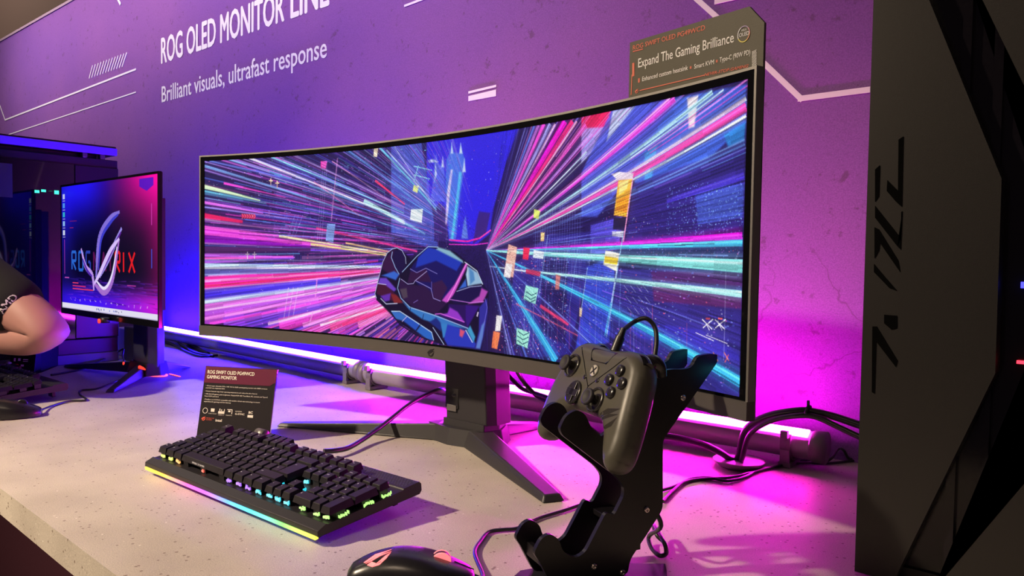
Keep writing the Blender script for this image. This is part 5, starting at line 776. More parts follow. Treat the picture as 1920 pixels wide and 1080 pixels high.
def thing_part(name, par, loc):
    o = bpy.data.objects.new(name, None); o.empty_display_size = .01; COL.objects.link(o); o.parent = par; o.location = loc; return o
stick(-48, 14); stick(24, -14)
x, y = -22, -14; z = front(x, y)*S_; mb = MB(); mb.lathe([(.0138, -.002), (.0138, .0016), (.0125, .0026), (.004, .0012), (.0001, .0010)], (x*S_, y*S_, z), (0, 0, 1), 32)
mb.box(x*S_-.0115, x*S_+.0115, y*S_-.0040, y*S_+.0040, z+.001, z+.0036); mb.box(x*S_-.0040, x*S_+.0040, y*S_-.0115, y*S_+.0115, z+.001, z+.0036); mb.build('direction_pad', M_BTN, pad, bevel=.0006)
for s_ in (-1, 1):
    m = MB(); P_ = [(s_*(26+k*5), 40-.0*k-max(0, k-5)**2*.75) for k in range(9)]
    m.tube([Vector((a*S_, (b+1.)*S_, -.001)) for a, b in P_], .0062, 10); m.build('bumper', M_GLOSSBLACK, pad)
    m = MB(); m.tube([Vector((s_*a*S_, b*S_, c*S_)) for a, b, c in ((50, 38, -9), (52, 44, -15), (53, 42, -24), (54, 34, -30))], lambda t: .0095*(1-.45*t), 12); m.build('trigger', M_BTN, pad)
m = MB(); sc_ = 36
for pts in ([(-.5, -.05), (-.1, .28), (.5, .42), (.12, .16), (-.42, -.12)], [(-.42, -.18), (.05, .12), (.5, .22), (.1, 0), (-.2, -.16)], [(-.36, -.26), (-.2, -.2), (-.02, -.34), (.3, -.06), (.48, .12), (.34, -.24), (.1, -.42), (-.16, -.4)]): decal(m, [(54+a*sc_, -26+b*sc_*.8) for a, b in pts], .12)
m.build('emblem', material('glossy_black_emblem', (.035, .032, .028), .2), body)
# cable looping from the pad's top to the desk behind
cp0 = PC_+PY*.042+PX*-.0; 
m = MB(); m.tube([cp0+PY*.001, cp0+PY*.018], .0052, 14, sub=1); m.tube([cp0+PY*.018, cp0+PY*.028], lambda t: .0042-.0010*t, 12, sub=1); 
pts = [cp0+PY*.026]
for px, py, off in ((1190, 603, .012), (1211, 597, .006), (1227, 612, .0), (1231, 640, -.006), (1226, 680, -.01), (1222, 720, -.01)):
    d = ray(px, py); c = Vector((0, 0, CAMH)); P = SP0+SN*(off+.02); k = (P-c).dot(SN)/d.dot(SN); pts.append(c+d*k)
pts += [SP0+SE*.080+SN*.026+Vector((0, 0, .16)), SP0+SE*.070+SN*.026+Vector((0, 0, .11)), SP0+SE*.086+SN*.022+Vector((0, 0, .07)), SP0+SE*.094+Vector((0, 0, .045))+SN*.012, at(1217, 1005, z=.012), at(1222, 1028, z=.004), at(1238, 1042, z=.004), at(1250, 1035, z=.004), at(1246, 1018, z=.006), at(1232, 1004, z=.012), at(1226, 985, z=.02), SP0+SE*.105+SN*.02+Vector((0, 0, .02)), SP0+SE*.115+SN*.03+Vector((0, 0, .004))]
m.tube(pts, .0026, 8); tag(m.build('controller_cable', M_RUBBER), 'black cable arching from the top of the game controller down behind its stand', 'cable')
# ================================================================ mouse, cards, cables, cases, person
def make_mouse(label, loc, rz, lit, group=None):
    mo = thing('computer_mouse', label, 'mouse', loc, (0, 0, rz))
    nl, nw = 28, 26; L_ = .128; vs = []; top = []
    def hw(t): return .0315*(math.sin(PI*(.06+.90*t))**.42)*(1-.08*math.sin(2*PI*t))      # t: 0 rear, 1 front
    def ht(t): return .0055+.0345*(math.sin(PI*min(1, (.10+.80*t)))**.75)*(1-.42*t**1.7)
    rings = []
    for i in range(nl+1):
        t = i/nl; x = -L_/2+L_*t; ring = []
        w_, h_ = hw(t), ht(t)
        if i in (0, nl): w_ *= .82; h_ *= .8
        for k in range(nw+1):
            a = PI*k/nw; cx_ = math.cos(a); y = w_*math.copysign(abs(cx_)**.62, cx_); z = .002+h_*abs(math.sin(a))**.62
            ring.append(Vector((x, y, z)))
        rings.append(ring)
    vs = [v for r in rings for v in r]; n = nw+1; fs = []
    for i in range(nl):
        for k in range(nw): fs.append((i*n+k, (i+1)*n+k, (i+1)*n+k+1, i*n+k+1))
    m = MB(); m.add(vs, fs, 0, True); m.add(vs, [tuple(range(n)), tuple(range(nl*n, nl*n+n))[::-1], tuple([i*n for i in range(nl+1)]+[i*n+nw for i in range(nl, -1, -1)])], 0)
    bd = m.build('shell', material('satin_black_mouse', (.013, .012, .015), .3, spec=.6), mo)
    def top_z(x, y):
        t = (x+L_/2)/L_; w_, h_ = hw(t), ht(t); c = min(1, abs(y)/w_)**(1/.62); return .002+h_*(1-c*c)**.31
    TF = lambda u, v, w=0.: Vector((u, v, top_z(u, v)+w+.0002))
    g = material('pink_red_glow', (.7, .2, .2), .4, emit=(1, .16, .17), power=1.5) if lit else M_MATTE
    m = MB(); sc = .027
    for pts in ([(-.5, -.05), (-.1, .28), (.5, .42), (.12, .16), (-.42, -.12)], [(-.42, -.18), (.05, .12), (.5, .22), (.1, 0), (-.2, -.16)], [(-.36, -.26), (-.2, -.2), (-.02, -.34), (.3, -.06), (.48, .12), (.34, -.24), (.1, -.42), (-.16, -.4)]):
        m.prism([(-.034+a*sc, -.008+b*sc) for a, b in pts], 0, .0004, TF)
    m.build('emblem', g, bd)
    m = MB(); m.lathe([(.0085, -.0034), (.0098, -.0028), (.0098, .0028), (.0085, .0034)], (.030, 0, top_z(.03, 0)-.0042), (0, 1, 0), 24); m.build('scroll_wheel', M_BLACK, mo)
    if lit:
        m = MB(); 
        for s_ in (-1, 1): m.lathe([(.0088, s_*.0036-.0005), (.0102, s_*.0036-.0003), (.0102, s_*.0036+.0003), (.0088, s_*.0036+.0005)], (.030, 0, top_z(.03, 0)-.0042), (0, 1, 0), 24)
        m.build('wheel_light', g, mo)
    m = MB(); m.tube([TF(.0635-.004*k, 0, -.0001) for k in range(6)], .0006, 6); m.build('button_seam', M_GLOSSBLACK, mo)
    return mo
mp_ = at(772, 1046, z=.030); MH = math.radians(47)
mouse = make_mouse('black gaming mouse with glowing pink emblem and wheel at the desk front', (mp_.x, mp_.y, .0), MH, True)
make_mouse('dark mouse lying in front of the keyboard by the flat monitor', (at(78, 770, z=.01).x-.027, at(78, 770, z=.01).y-.058, 0), math.radians(65), False)
def cable(label, pts, r, name='cable', group=None, n=8, sub=6):
    m = MB()
    for p in (pts if isinstance(pts[0], list) else [pts]): m.tube(p, r, n, sub=sub)
    return tag(m.build(name, M_RUBBER), label, 'cable', group)
T = lambda px, py, z=.003: at(px, py, z=z)
nose = Vector((mp_.x+math.cos(MH)*.062, mp_.y+math.sin(MH)*.062, .010))
cable('thin black mouse cable winding from the glowing mouse past the stand', [nose, nose+Vector((.006, .010, -.003)), T(890, 1037, .004), T(903, 1012), T(918, 997), T(945, 993), T(972, 990), T(1010, 972), T(1055, 958), T(1110, 940), T(1180, 925), T(1245, 918), T(1300, 900), T(1370, 895), T(1440, 878), T(1500, 868), T(1550, 869), T(1600, 864)], .0023, 'mouse_cable')
cable('thick braided keyboard cable rising to the neck of the curved monitor', [at(607, 846, z=.014), at(628, 845, z=.012), at(655, 839, z=.010), at(690, 818, z=.014), at(730, 788, z=.030), at(765, 760, z=.048), at(800, 740, z=.062), at(830, 729, z=.075), Vector((-.972, .972, .085)), Vector((-.95, .982, .086))], .0042, 'keyboard_cable', n=10)
# cables rising out of the grommet
G0 = at(1385, 874, z=0)
gm = thing('desk_grommet', 'pale round cable grommet set in the desk near the end cap', 'grommet', (G0.x, G0.y, 0))
M_GROM = material('pale_grey_plastic', (.55, .52, .50), .45)
m = MB(); m.lathe([(.012, .0004), (.030, .0004), (.033, .0025), (.041, .0085), (.042, .0105), (.039, .0115), (.014, .0115)], (0, 0, 0), (0, 0, 1), 36); m.build('rim', M_GROM, gm)
m = MB(); m.lathe([(.0001, .0005), (.0138, .0005), (.0138, .0100), (.0001, .0100)], (0, 0, 0), (0, 0, 1), 24); m.build('opening', M_GLOSSBLACK, gm)
YC = lambda px, py, y: at(px, py, y=y)
gp = Vector((G0.x, G0.y, .0106))
A = [gp+Vector((-.003, 0, 0)), YC(1386, 850, 1.165), YC(1394, 815, 1.150), YC(1410, 795, 1.14), YC(1445, 778, 1.13), YC(1500, 770, 1.12), YC(1530, 773, 1.12), YC(1570, 783, 1.12), YC(1625, 802, 1.12)]
B2 = [p+Vector((.006, -.006, -.004)) for p in A[:-1]]+[A[-1]+Vector((0, -.01, -.018))]
cable('upper thick cable arching from the grommet to the tall case', A, .0055, 'thick_cable', 'thick cables arching from the grommet', 10)
cable('lower thick cable arching from the grommet to the tall case', [gp+Vector((.006, -.005, 0)), YC(1392, 858, 1.155), YC(1402, 822, 1.14), YC(1420, 802, 1.13), YC(1455, 786, 1.12), YC(1500, 779, 1.11), YC(1530, 782, 1.11), YC(1570, 800, 1.11), YC(1625, 826, 1.11)], .0042, 'thick_cable', 'thick cables arching from the grommet', 10)
cable('thick cable running low from the grommet to behind the controller stand', [gp+Vector((-.006, .004, 0)), YC(1372, 862, 1.17), YC(1350, 848, 1.15), YC(1315, 832, 1.12), YC(1275, 822, 1.08), YC(1240, 818, 1.05), YC(1200, 822, 1.02), YC(1150, 835, 1.0)], .0055, 'thick_cable', None, 10)
tk = YC(1515, 771, 1.115); m = MB(); m.lathe([(.0075, -.002), (.0095, -.002), (.0095, .002), (.0075, .002)], tk, (1, 0, -.2), 16); m.box(tk.x-.0015, tk.x+.0015, tk.y-.002, tk.y+.002, tk.z+.008, tk.z+.016); tag(m.build('cable_tie', M_BLACK), 'black cable tie around the arching thick cables', 'cable tie')
for k, (pp, lb) in enumerate((([YC(935, 684, 1.03), YC(955, 706, 1.04), YC(978, 728, 1.04), YC(1005, 738, 1.03), YC(1040, 752, 1.01), YC(1090, 790, .99), YC(1150, 838, .99)], 'left'), ([YC(966, 688, 1.0), YC(975, 706, 1.02), YC(990, 726, 1.03), YC(1012, 746, 1.03), YC(1045, 762, 1.01), YC(1090, 798, .985), YC(1148, 844, .985)], 'right'))):
    cable('%s of two black cables hanging behind the curved monitor toward the controller' % ('steeper' if k else 'longer'), pp, .004, 'power_cable', 'power cables hanging behind the curved monitor')
# thin cables lying to the right of the stand
cable('thin black cable with a raised kink ending at the tall case', [T(1243, 940), T(1262, 920), T(1290, 900), T(1330, 896), T(1365, 902), T(1400, 893), T(1425, 880), T(1462, 874), T(1490, 866), T(1520, 862), T(1545, 866), T(1560, 858, .012), T(1572, 842, .022), T(1582, 844, .022), T(1592, 860, .006), T(1612, 858)], .0024, 'thin_cable')
# cables on the left
cable('black cable running from behind the flat monitor to the left keyboard', [T(250, 645, .03), T(235, 652, .028), T(205, 668, .012), T(160, 690), T(120, 699), T(96, 703)], .0032, 'cable')
cable('thin zigzag cable of the left mouse', [T(72, 771, .010), T(95, 762), T(130, 752), T(162, 750), T(150, 740), T(152, 732), T(180, 729), T(205, 720), T(240, 706), T(262, 690)], .0023, 'mouse_cable')
for k, (pp, r, lb) in enumerate((([T(312, 612, .03), T(335, 622, .03), T(352, 640, .012), T(372, 655, .006), T(390, 664, .004)], .0075, 'fat bundled cable beside the blue tube'),
    ([T(305, 628, .02), T(325, 634, .02), T(345, 650, .008), T(368, 662, .004), T(400, 668, .004)], .005, 'middle cable spilling from the bundle beside the flat monitor foot'),
    ([T(310, 640, .01), T(330, 648, .006), T(352, 660, .004), T(378, 668, .004), T(408, 666, .004)], .0035, 'lowest thin cable beside the flat monitor foot'))):
    cable(lb, pp, r, 'cable', None)
cable('black cable hanging from the flat monitor base', [T(232, 655, .05), T(230, 668, .03), T(234, 680, .008), T(240, 690)], .0025, 'cable')
# ---------------------------------------------------------------- info card behind the keyboard
M_CARDB = material('near_black_card', (.007, .004, .007), .6, spec=.2)
cb0, cb1 = at(378, 800, z=.03), at(508, 812, z=.01)
K0 = Vector((-1.335, .668, .0)); K1 = at(506, 818, z=0)
ku = Vector((K1.x-K0.x, K1.y-K0.y, 0)); 
def make_card(name, label, p, q, wmm, hmm, lean):
    """printed card in a clear L stand: p, q bottom corners on the desk"""
    u = (q-p); u.z = 0; u.normalize(); back = Vector((-u.y, u.x, 0)); v = (Vector((0, 0, 1))*math.cos(lean)+back*math.sin(lean)); n = u.cross(v)
    c = thing(name, label, 'info card', p); F = lambda a, b, w=0.: u*a+v*(b+.002)+n*w
    return c, F
qa, qb = at(368, 822, z=0), at(503, 832, z=0)
q0, q1 = at(384, 686, y=qa.y+.03), at(519, 692, y=qb.y+.03)
card, CFm = make_card('info_card', 'dark printed product card with maroon header standing behind the lit keyboard', qa, qb, 0, 0, .22)
cw = (qb-qa).length; chh = (q0.z)/math.cos(.22)
cmats = [M_CARDB, material('maroon_header', (.105, .002, .032), .55, spec=.25), material('card_white_print', (.75, .68, .62), .5), M_RED]
m = MB(); m.prism([(0, 0), (cw, 0), (cw, chh), (0, chh)], -.002, 0, CFm, 0); cbd = m.build('panel', cmats[0], card)
m = MB(); m.prism([(.0, chh*.765), (cw*.93, chh*.765), (cw*.975, chh*.80), (cw, chh*.81), (cw, chh*.995), (0, chh*.995)], .0001, .0005, CFm); m.build('header', cmats[1], cbd)
m = MB(); X = lambda f_: cw*f_; Y = lambda f_: chh*f_
m.text('ROG SWIFT OLED PG49WCD', CFm, X(.04), Y(.895), chh*.068, X(.66), 0, .03, w=.0008); m.text('GAMING MONITOR', CFm, X(.04), Y(.825), chh*.068, X(.42), 0, .03, w=.0008)
rows = [(.715, .86, '• 49-inch super ultrawide 5120 x 1440 144 Hz OLED curved gaming monitor with 1800R curvature'), (.685, .27, 'and 0.03 ms response time'), (.640, .73, '• Custom heatsink helps lower operating temperatures and reduce the risk of burn-in'), (.600, .88, '• 99% DCI-P3 gamut, peak brightness, DisplayHDR 400 True Black, PC, console and Type-C'), (.570, .20, 'Smart KVM and more'), (.525, .78, '• FreeSync and G-SYNC compatible with variable refresh rate technology to ensure'), (.495, .38, 'supersmooth gaming and low latency')]
for fy_, fw_, s in rows: m.text(s, CFm, X(.04), Y(fy_), chh*.022, X(fw_), 0, .012, w=.0004)
ic = lambda x, y, w_, h_: m.prism([(X(x), Y(y)), (X(x+w_), Y(y)), (X(x+w_), Y(y+h_)), (X(x), Y(y+h_))], .0002, .0005, CFm)
for k in range(20):
    a0, a1 = 2*PI*k/20, 2*PI*(k+1)/20; m.prism([(X(.075)+math.cos(a)*r*cw, Y(.375)+math.sin(a)*r*cw) for r, a in ((.036, a0), (.036, a1), (.030, a1), (.030, a0))], .0002, .0005, CFm)
ic(.155, .365, .05, .045); m.text('Customization', CFm, X(.125), Y(.335), chh*.018, X(.115), w=.0004)
ic(.262, .345, .085, .035); ic(.275, .385, .010, .03); ic(.30, .385, .010, .02); ic(.34, .36, .008, .05); m.text('HDMI 2.1', CFm, X(.265), Y(.322), chh*.016, X(.08), w=.0004)
ic(.385, .405, .07, .008); ic(.448, .350, .008, .06); ic(.40, .375, .03, .022); m.text('DisplayPort', CFm, X(.375), Y(.325), chh*.018, X(.085), w=.0004)
m.text('NVIDIA', CFm, X(.50), Y(.385), chh*.02, X(.09), w=.0004); m.text('G-SYNC', CFm, X(.50), Y(.345), chh*.034, X(.13), 0, .02, w=.0004)
ic(.675, .318, .075, .035); m.text('BC', CFm, X(.685), Y(.372), chh*.045, X(.055), 0, .03, w=.0004)
m.text('intel', CFm, X(.24), Y(.235), chh*.052, X(.085), 0, .025, w=.0004)
m.build('white_lettering', cmats[2], cbd)
m = MB(); eye_mark(m, lambda u, v, w=0.: CFm(u, v, w+.0003), X(.065), Y(.265), cw*.06); m.text('REPUBLIC OF', CFm, X(.105), Y(.268), chh*.018, X(.11), w=.0004); m.text('GAMERS', CFm, X(.105), Y(.246), chh*.018, X(.08), w=.0004); m.build('red_lettering', M_RED, cbd)
M_CLEAR = bpy.data.materials.new('clear_acrylic'); M_CLEAR.use_nodes = True; bb = M_CLEAR.node_tree.nodes['Principled BSDF']; bb.inputs['Transmission Weight'].default_value = 1; bb.inputs['Roughness'].default_value = .05; bb.inputs['IOR'].default_value = 1.2
m = MB(); m.prism([(.0, 0), (cw, 0), (cw, chh*.995), (0, chh*.995)], -.0045, -.0025, CFm); m.build('clear_backing', M_CLEAR, card)
# small card on the left table
ra, rb3 = at(15, 712, z=0), at(62, 714, z=0)
card2, C2 = make_card('info_card', 'small dark card standing behind the left keyboard beneath the bare elbow', ra, rb3, 0, 0, .15)
w2 = (rb3-ra).length; h2 = .085
m = MB(); m.prism([(0, 0), (w2, 0), (w2, h2), (0, h2)], -.002, 0, C2); cb2 = m.build('panel', M_CARDB, card2)
m = MB(); ic2 = lambda x, y, a, b: m.prism([(w2*x, h2*y), (w2*(x+a), h2*y), (w2*(x+a), h2*(y+b)), (w2*x, h2*(y+b))], .0002, .0005, C2)
ic2(.15, .55, .07, .1); ic2(.32, .57, .1, .08); ic2(.52, .6, .2, .03); ic2(.52, .55, .2, .02); ic2(.45, .40, .12, .06)
m.build('white_lettering', M_WHITE, cb2)
m = MB(); ic2(.15, .42, .2, .05); m.build('red_lettering', M_RED, cb2)
rc_, rd_ = at(58, 702, z=0), at(98, 686, z=0)
m = MB(); vv3 = (rd_-rc_).normalized(); m.prism([(0, 0), ((rd_-rc_).length, 0), ((rd_-rc_).length, .07), (0, .085)], 0, .05, lambda u, v, w: rc_+vv3*u+Vector((0, 0, v+.0006))+Vector((-.35, .93, 0))*w*.6)
tag(m.build('display_box', M_CARDB, None, bevel=.002), 'small black box behind the little card under the elbow', 'box')
# ---------------------------------------------------------------- tall silver case at the right
TX, TY = at(1602, 1078, z=0).x, at(1602, 1078, z=0).y
tower = thing('computer_case', 'tall silver faceted computer case at the right end of the desk', 'computer case', (TX, TY, 0))
M_FACE = material('satin_silver_grey', (.040, .037, .035), .40, .6, bump=.2, bscale=1200)
M_DARKFACE = material('black_glass_insert', (.006, .005, .007), .15)
def tf(px, py): p = at(px, py, y=TY); return (p.x-TX, p.z)
TF2 = lambda u, v, w: Vector((u, w, v))
H_ = .655
cs_ = [tf(1740, -60), tf(1742, 0), tf(1878, 335), tf(1866, 700), tf(1680, 1080)]
# sides of the front plate slope like its edges in the photograph
def edge_at(z, a, b): t = (z-a[1])/(b[1]-a[1]); return a[0]+(b[0]-a[0])*t
zt = H_; top_x = edge_at(zt, cs_[1], cs_[2])
m = MB(); pts = [(0, .004), (edge_at(.004, cs_[4], cs_[3]), .004), cs_[3], cs_[2], (max(.03, top_x), zt), (0, zt)]
m.prism(pts, 0, .028, TF2); fp = m.build('front_plate', M_FACE, tower, bevel=.003)
# slashed block lettering cut into the plate
M_RECESS = material('recess_black', (.001, .001, .001), .8, spec=.05)
def glyph(px): m = MB(); m.prism([tf(*p) for p in px], -.0010, .0, TF2); m.build('slash_mark', M_RECESS, fp)
glyph([(1685, 262), (1694, 256), (1691, 388), (1680, 378), (1663, 358), (1664, 338), (1684, 358)]); glyph([(1641, 318), (1650, 310), (1648, 368), (1641, 378)])
glyph([(1641, 386), (1690, 448), (1690, 398), (1692, 396), (1689, 468), (1683, 462), (1641, 408)]); glyph([(1640, 426), (1648, 430), (1684, 488), (1688, 510), (1650, 455), (1648, 470), (1640, 484)])
glyph([(1639, 495), (1660, 520), (1682, 545), (1668, 540), (1639, 510)]); glyph([(1636, 612), (1644, 612), (1683, 676), (1680, 688), (1643, 640), (1640, 738), (1635, 735)])
glyph([(1658, 590), (1682, 592), (1682, 615), (1672, 618), (1658, 606)])
m = MB(); m.box(.004, .262, .029, .40, .012, H_-.005); m.build('body', M_DARKFACE, tower, bevel=.003)
# right-hand plate, mirrored, across the dark middle
m = MB(); b1, b2 = tf(1842, 0), tf(1914, 148); b3, b4 = tf(1914, 862), tf(1768, 1080)
k1 = edge_at(zt, b1, b2); k2 = edge_at(.004, b4, b3); xm = .232
def zat(x, a, b): return a[1]+(x-a[0])*(b[1]-a[1])/(b[0]-a[0])
m.prism([(k2, .004), (.268, .004), (.268, zt), (k1, zt), (xm, zat(xm, b1, b2)), (xm, zat(xm, b3, b4))], 0.002, .028, TF2)
m.build('front_plate', M_FACE, tower, bevel=.003)
m = MB()
for px in (1800, 1862): 
    a = tf(px, 0)[0]; m.box(a, a+.008, .020, .0285, .02, zt-.02)
m.box(tf(1850, 0)[0], tf(1868, 0)[0], .0, .006, -.0+.004, .008)
m.build('inner_rib', M_DARKFACE, tower)
m = MB(); q = tf(1908, 535); m.box(q[0], q[0]+.012, .022, .026, q[1]-.003, q[1]+.003); m.build('blue_light', material('blue_case_light', (.1, .1, .8), .4, emit=(.05, .05, 1), power=3), tower)
m = MB(); q = tf(1900, 683); m.box(q[0], q[0]+.012, .022, .026, q[1]-.0015, q[1]+.0015); m.build('red_light', material('red_case_light', (.8, .1, .1), .4, emit=(1, .03, .06), power=3), tower)
m = MB(); m.box(.002, .266, .028, .405, .0006, .012); m.build('foot', M_BLACK, tower)
# ---------------------------------------------------------------- glass-sided case at the left
GX, GY0, GY1 = -2.46, .45, .975; GH = .668
pc = thing('computer_case', 'black glass-sided computer case with blue-lit top rail behind the flat monitor', 'computer case', (GX-.15, .7, 0))
o_ = Vector((GX-.15, .7, 0)); gl = lambda a: (a[0]-o_.x, a[1]-o_.x, a[2]-o_.y, a[3]-o_.y, a[4], a[5])
def gbox(name, mat, *bs, bevel=.002, par=pc):
    m = MB()
    for b_ in bs: m.box(*gl(b_))
    return m.build(name, mat, par, bevel=bevel)
M_CASE = material('dark_case_metal', (.030, .028, .040), .4, .4)
gbox('frame', M_CASE, (GX-.30, GX, GY0, GY1, .030, .075), (GX-.30, GX, GY1-.03, GY1, .075, .60), (GX-.30, GX, GY0, GY0+.03, .075, .60), (GX-.30, GX, GY0, GY1, .585, .625), (GX-.30, GX-.29, GY0+.03, GY1-.03, .075, .585))
gbox('base_skirt', material('grey_base_metal', (.13, .12, .14), .5, .3), (GX-.30, GX+.004, GY0, GY1, .0006, .030))
gbox('top_cover', M_CASE, (GX-.30, GX-.004, GY0, GY1-.002, .640, GH), (GX-.28, GX-.03, GY0+.02, GY1-.05, .625, .640))
gbox('top_rail', material('blue_lit_rail', (.1, .1, .3), .4, emit=(.035, .003, .62), power=1.), (GX-.004, GX+.004, GY0, GY1-.002, .640, .662))  # blue tube light falling on the rail, put in as emission
gbox('handle_strut', M_GUN, (GX-.02, GX-.002, GY1-.10, GY1-.085, .625, .640), (GX-.02, GX-.002, GY1-.05, GY1-.035, .60, .640))
gbox('side_glass', material('smoked_glass', (.006, .006, .010), .04, spec=.8), (GX, GX+.004, GY0+.02, GY1-.125, .078, .60), bevel=0)
gbox('rear_pillar', material('black_pillar', (.010, .010, .016), .35), (GX, GX+.006, GY1-.124, GY1, .078, .60))
gbox('memory_light', material('green_memory_light', (.1, .6, .3), .4, emit=(.05, .9, .35), power=1.4), *[(GX+.0045, GX+.0055, .745+.017*k, .757+.017*k, .508+.004*(k % 3), .516+.003*(k % 2)) for k in range(6)], bevel=0)
gbox('grille_window', material('olive_grey_panel', (.09, .085, .065), .6), (GX+.0045, GX+.0055, GY0+.03, .69, .49, .585), bevel=0)
# ---------------------------------------------------------------- projected red emblem under the flat monitor, its light modelled as glowing strips
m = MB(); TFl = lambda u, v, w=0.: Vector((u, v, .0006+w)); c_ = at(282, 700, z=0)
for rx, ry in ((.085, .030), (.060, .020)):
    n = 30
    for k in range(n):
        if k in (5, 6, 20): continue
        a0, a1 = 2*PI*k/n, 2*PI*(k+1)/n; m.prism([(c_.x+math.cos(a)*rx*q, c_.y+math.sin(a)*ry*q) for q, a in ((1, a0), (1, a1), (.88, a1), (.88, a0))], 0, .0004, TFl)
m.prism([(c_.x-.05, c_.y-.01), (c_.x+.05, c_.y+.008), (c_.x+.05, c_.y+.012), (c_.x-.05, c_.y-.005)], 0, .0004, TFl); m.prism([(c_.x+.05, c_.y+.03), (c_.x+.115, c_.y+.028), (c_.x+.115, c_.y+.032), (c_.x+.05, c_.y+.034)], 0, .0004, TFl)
tag(m.build('light_emblem', material('red_projected_ring', (.9, .25, .15), .5, emit=(1, .07, .02), power=4.)), 'ring emblem of projected red light on the desk under the flat monitor stand', 'light')
m = MB(); a_, b_ = at(218, 655, y=1.02), at(246, 618, y=1.02); m.box(a_.x, b_.x, 1.02, 1.05, .0008, b_.z); tag(m.build('power_adapter', material('cream_plastic', (.70, .62, .45), .5), None, bevel=.004), 'cream box standing behind the neck of the flat monitor', 'adapter')
m = MB(); a_, b_ = at(112, 650, y=.93), at(215, 610, y=.93); m.box(max(a_.x+.06, -2.445), b_.x, .985, 1.06, .0008, b_.z-.01); tag(m.build('dock_box', M_CASE, None, bevel=.004), 'low dark box behind the flat monitor beside the glass-sided case', 'box')
# ---------------------------------------------------------------- person at the left, only an arm in view
M_SKIN = material('skin', (.52, .26, .23), .5, bump=.3, bscale=500)
M_SHIRT = material('black_tshirt', (.008, .007, .010), .9, bump=.6, bscale=900)
person = thing('person', 'person in black T-shirt leaning on the left of the desk, elbow bent', 'person', (-2.30, .10, -.9))
po = person.location.copy()
def skin_mesh(name, joints, bones, mat, par, sub=2):
    me = bpy.data.meshes.new(name); me.from_pydata([tuple(Vector(j[0])-po) for j in joints], bones, []); me.update()
    o = bpy.data.objects.new(name, me); COL.objects.link(o); o.parent = par; me.materials.append(mat)
    sk = o.modifiers.new('skin', 'SKIN'); sk.use_smooth_shade = True
    for v, j in zip(me.skin_vertices[0].data if me.skin_vertices else [], joints): pass
    return o
el = at(103, 627, y=.60); sh = at(-145, 455, y=.43); hand = at(-70, 640, y=.49); DX = .45
body_j = [((-2.78, .10, .05), .120), ((-2.76, .12, .22), .120), ((-2.70, .18, .42), .105), ((-2.66, .23, .51), .06), ((-2.62, .28, .57), .055), ((-2.60, .31, .66), .092), ((-2.59, .33, .74), .104), ((-2.59, .33, .81), .066),
          (tuple(sh), .066), (tuple(sh.lerp(el, .45)), .060), (tuple(sh.lerp(el, .85)), .054), (tuple(el), .050), (tuple(el.lerp(hand, .35)), .046), (tuple(el.lerp(hand, .8)), .029), (tuple(hand), .026),
          ((-2.90, .12, .47), .060), ((-2.98, .16, .26), .048), ((-2.92, .30, .08), .040), ((-2.85, .40, .032), .028),
          ((-2.70, .08, -.10), .10), ((-2.72, .10, -.48), .065), ((-2.72, .04, -.84), .045), ((-2.72, .14, -.87), .04), ((-2.90, .06, -.10), .10), ((-2.93, .08, -.48), .065), ((-2.93, .0, -.84), .045), ((-2.93, .10, -.87), .04)]
for i in list(range(8))+list(range(15, 27)): body_j[i] = ((body_j[i][0][0]+DX, *body_j[i][0][1:]), body_j[i][1])
bones = [(0, 1), (1, 2), (2, 3), (3, 4), (4, 5), (5, 6), (6, 7), (2, 8), (8, 9), (9, 10), (10, 11), (11, 12), (12, 13), (13, 14), (2, 15), (15, 16), (16, 17), (17, 18), (0, 19), (19, 20), (20, 21), (21, 22), (0, 23), (23, 24), (24, 25), (25, 26)]
# five fingers, curled on the keyboard, and a thumb off the side of the palm
hd = (hand-el).normalized(); sd = Vector((-hd.y, hd.x, 0)).normalized()
for k, (o_s, L_) in enumerate(((-.026, .060), (-.009, .070), (.009, .074), (.026, .066))):
    b0 = len(body_j); base = hand+hd*.035+sd*o_s
    body_j += [(tuple(base+Vector((0, 0, .004))), .010), (tuple(base+hd*L_*.5+Vector((0, 0, .004))), .009), (tuple(base+hd*L_*.85+Vector((0, 0, -.014))), .008)]
    bones += [(14, b0), (b0, b0+1), (b0+1, b0+2)]
b0 = len(body_j); body_j += [(tuple(hand+hd*.01-sd*.035), .011), (tuple(hand+hd*.045-sd*.052+Vector((0, 0, -.012))), .009)]; bones += [(14, b0), (b0, b0+1)]
def skinned(name, joints, bones, mat, par, sub=2, root=0):
    me = bpy.data.meshes.new(name); me.from_pydata([tuple(Vector(j[0])-po) for j in joints], bones, []); me.update(); me.materials.append(mat)
    o = bpy.data.objects.new(name, me); COL.objects.link(o); o.parent = par
    o.modifiers.new('skin', 'SKIN').use_smooth_shade = True
    for i, j in enumerate(joints):
        sv = me.skin_vertices[0].data[i]; sv.radius = (j[1], j[1]); sv.use_root = (i == root)
    md = o.modifiers.new('smooth', 'SUBSURF'); md.levels = sub; md.render_levels = sub
    return o
skinned('body', body_j, bones, M_SKIN, person)
up_ = .012
shirt_j = [((-2.33, .09, -.06), .175), (body_j[0][0], .185), (body_j[1][0], .195), (body_j[2][0], .165), (body_j[3][0], .085), (tuple(sh), .082), (tuple(sh.lerp(el, .40)), .076), (tuple(sh.lerp(el, .83)), .069), (body_j[15][0], .078), (tuple(Vector(body_j[15][0]).lerp(Vector(body_j[16][0]), .7)), .066)]
shirt = skinned('tshirt', shirt_j, [(0, 1), (1, 2), (2, 3), (3, 4), (3, 5), (5, 6), (6, 7), (3, 8), (8, 9)], M_SHIRT, person)
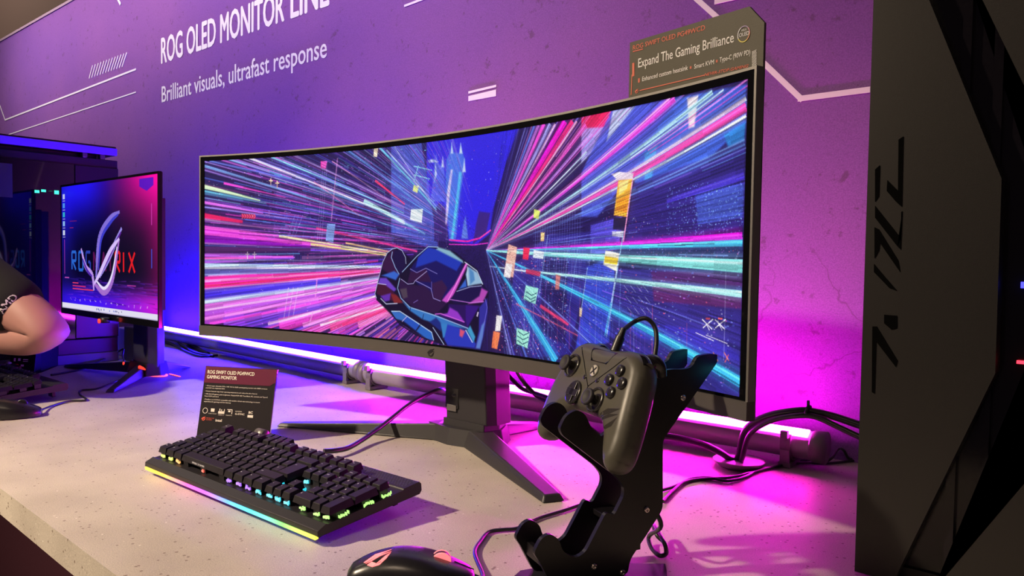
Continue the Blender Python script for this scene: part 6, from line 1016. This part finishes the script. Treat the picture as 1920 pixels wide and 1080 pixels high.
skinned('trousers', [((x+DX, y, z), r) for (x, y, z), r in (((-2.78, .10, .02), .165), ((-2.70, .08, -.10), .115), ((-2.72, .10, -.48), .085), ((-2.72, .04, -.80), .07), ((-2.90, .06, -.10), .115), ((-2.93, .08, -.48), .085), ((-2.93, .0, -.80), .07))], [(0, 1), (1, 2), (2, 3), (0, 4), (4, 5), (5, 6)], material('dark_trousers', (.02, .02, .03), .9), person)
hb_ = MB(); hb_.lathe([(.02, .10), (.075, .085), (.105, .04), (.108, -.01), (.10, -.05), (.06, -.06)], Vector((-2.60+DX, .305, .775))-po, (-.05, -.1, 1), 20); hb_.build('hair', material('dark_hair', (.02, .012, .01), .7), person, sub=1)
hf = Vector((.35, .93, 0)).normalized(); hs = Vector((hf.y, -hf.x, 0)); hc = Vector((-2.595+DX, .32, .71))-po
for s_ in (-1, 1):
    m = MB(); m.lathe([(.001, -.012), (.010, -.007), (.0125, 0), (.010, .007), (.001, .012)], hc+hf*.088+hs*.032*s_, tuple(hf), 14); m.build('eye', material('eye_white', (.8, .8, .8), .2), person)
    m = MB(); m.lathe([(.005, -.01), (.022, -.006), (.026, 0), (.018, .008), (.004, .010)], hc+hs*.092*s_, tuple(hs*s_), 14); m.build('ear', M_SKIN, person)
m = MB(); m.tube([hc+hf*.088+Vector((0, 0, .005)), hc+hf*.108+Vector((0, 0, -.028)), hc+hf*.090+Vector((0, 0, -.036))], lambda t: .008+.006*t, 10); m.build('nose', M_SKIN, person)
m = MB(); m.tube([hc+hf*.082-hs*.024+Vector((0, 0, -.062)), hc+hf*.092+Vector((0, 0, -.060)), hc+hf*.082+hs*.024+Vector((0, 0, -.062))], .006, 8); m.build('mouth', material('lips', (.4, .14, .12), .5), person)
# lettering on the sleeve
ax = (el-sh).normalized(); toc = (Vector((0, 0, CAMH))-sh.lerp(el, .5)).normalized(); toc = (toc-ax*toc.dot(ax)).normalized(); sdv = ax.cross(toc)
c0 = sh.lerp(el, .75)
m = MB()
def SL(u, v, w=0.): a = u/.056; return c0-po+(sdv*math.sin(a)+toc*math.cos(a))*(.0540)+ax*v
m.text('AMD', lambda u, v, w=0.: SL(.03-u, .012-v), 0, 0, .024, .05, 0, .02); sl_ = m.build('sleeve_lettering', M_WHITE, person); sw = sl_.modifiers.new('on_sleeve', 'SHRINKWRAP'); sw.target = shirt; sw.offset = .0008; sw.wrap_mode = 'ABOVE_SURFACE'
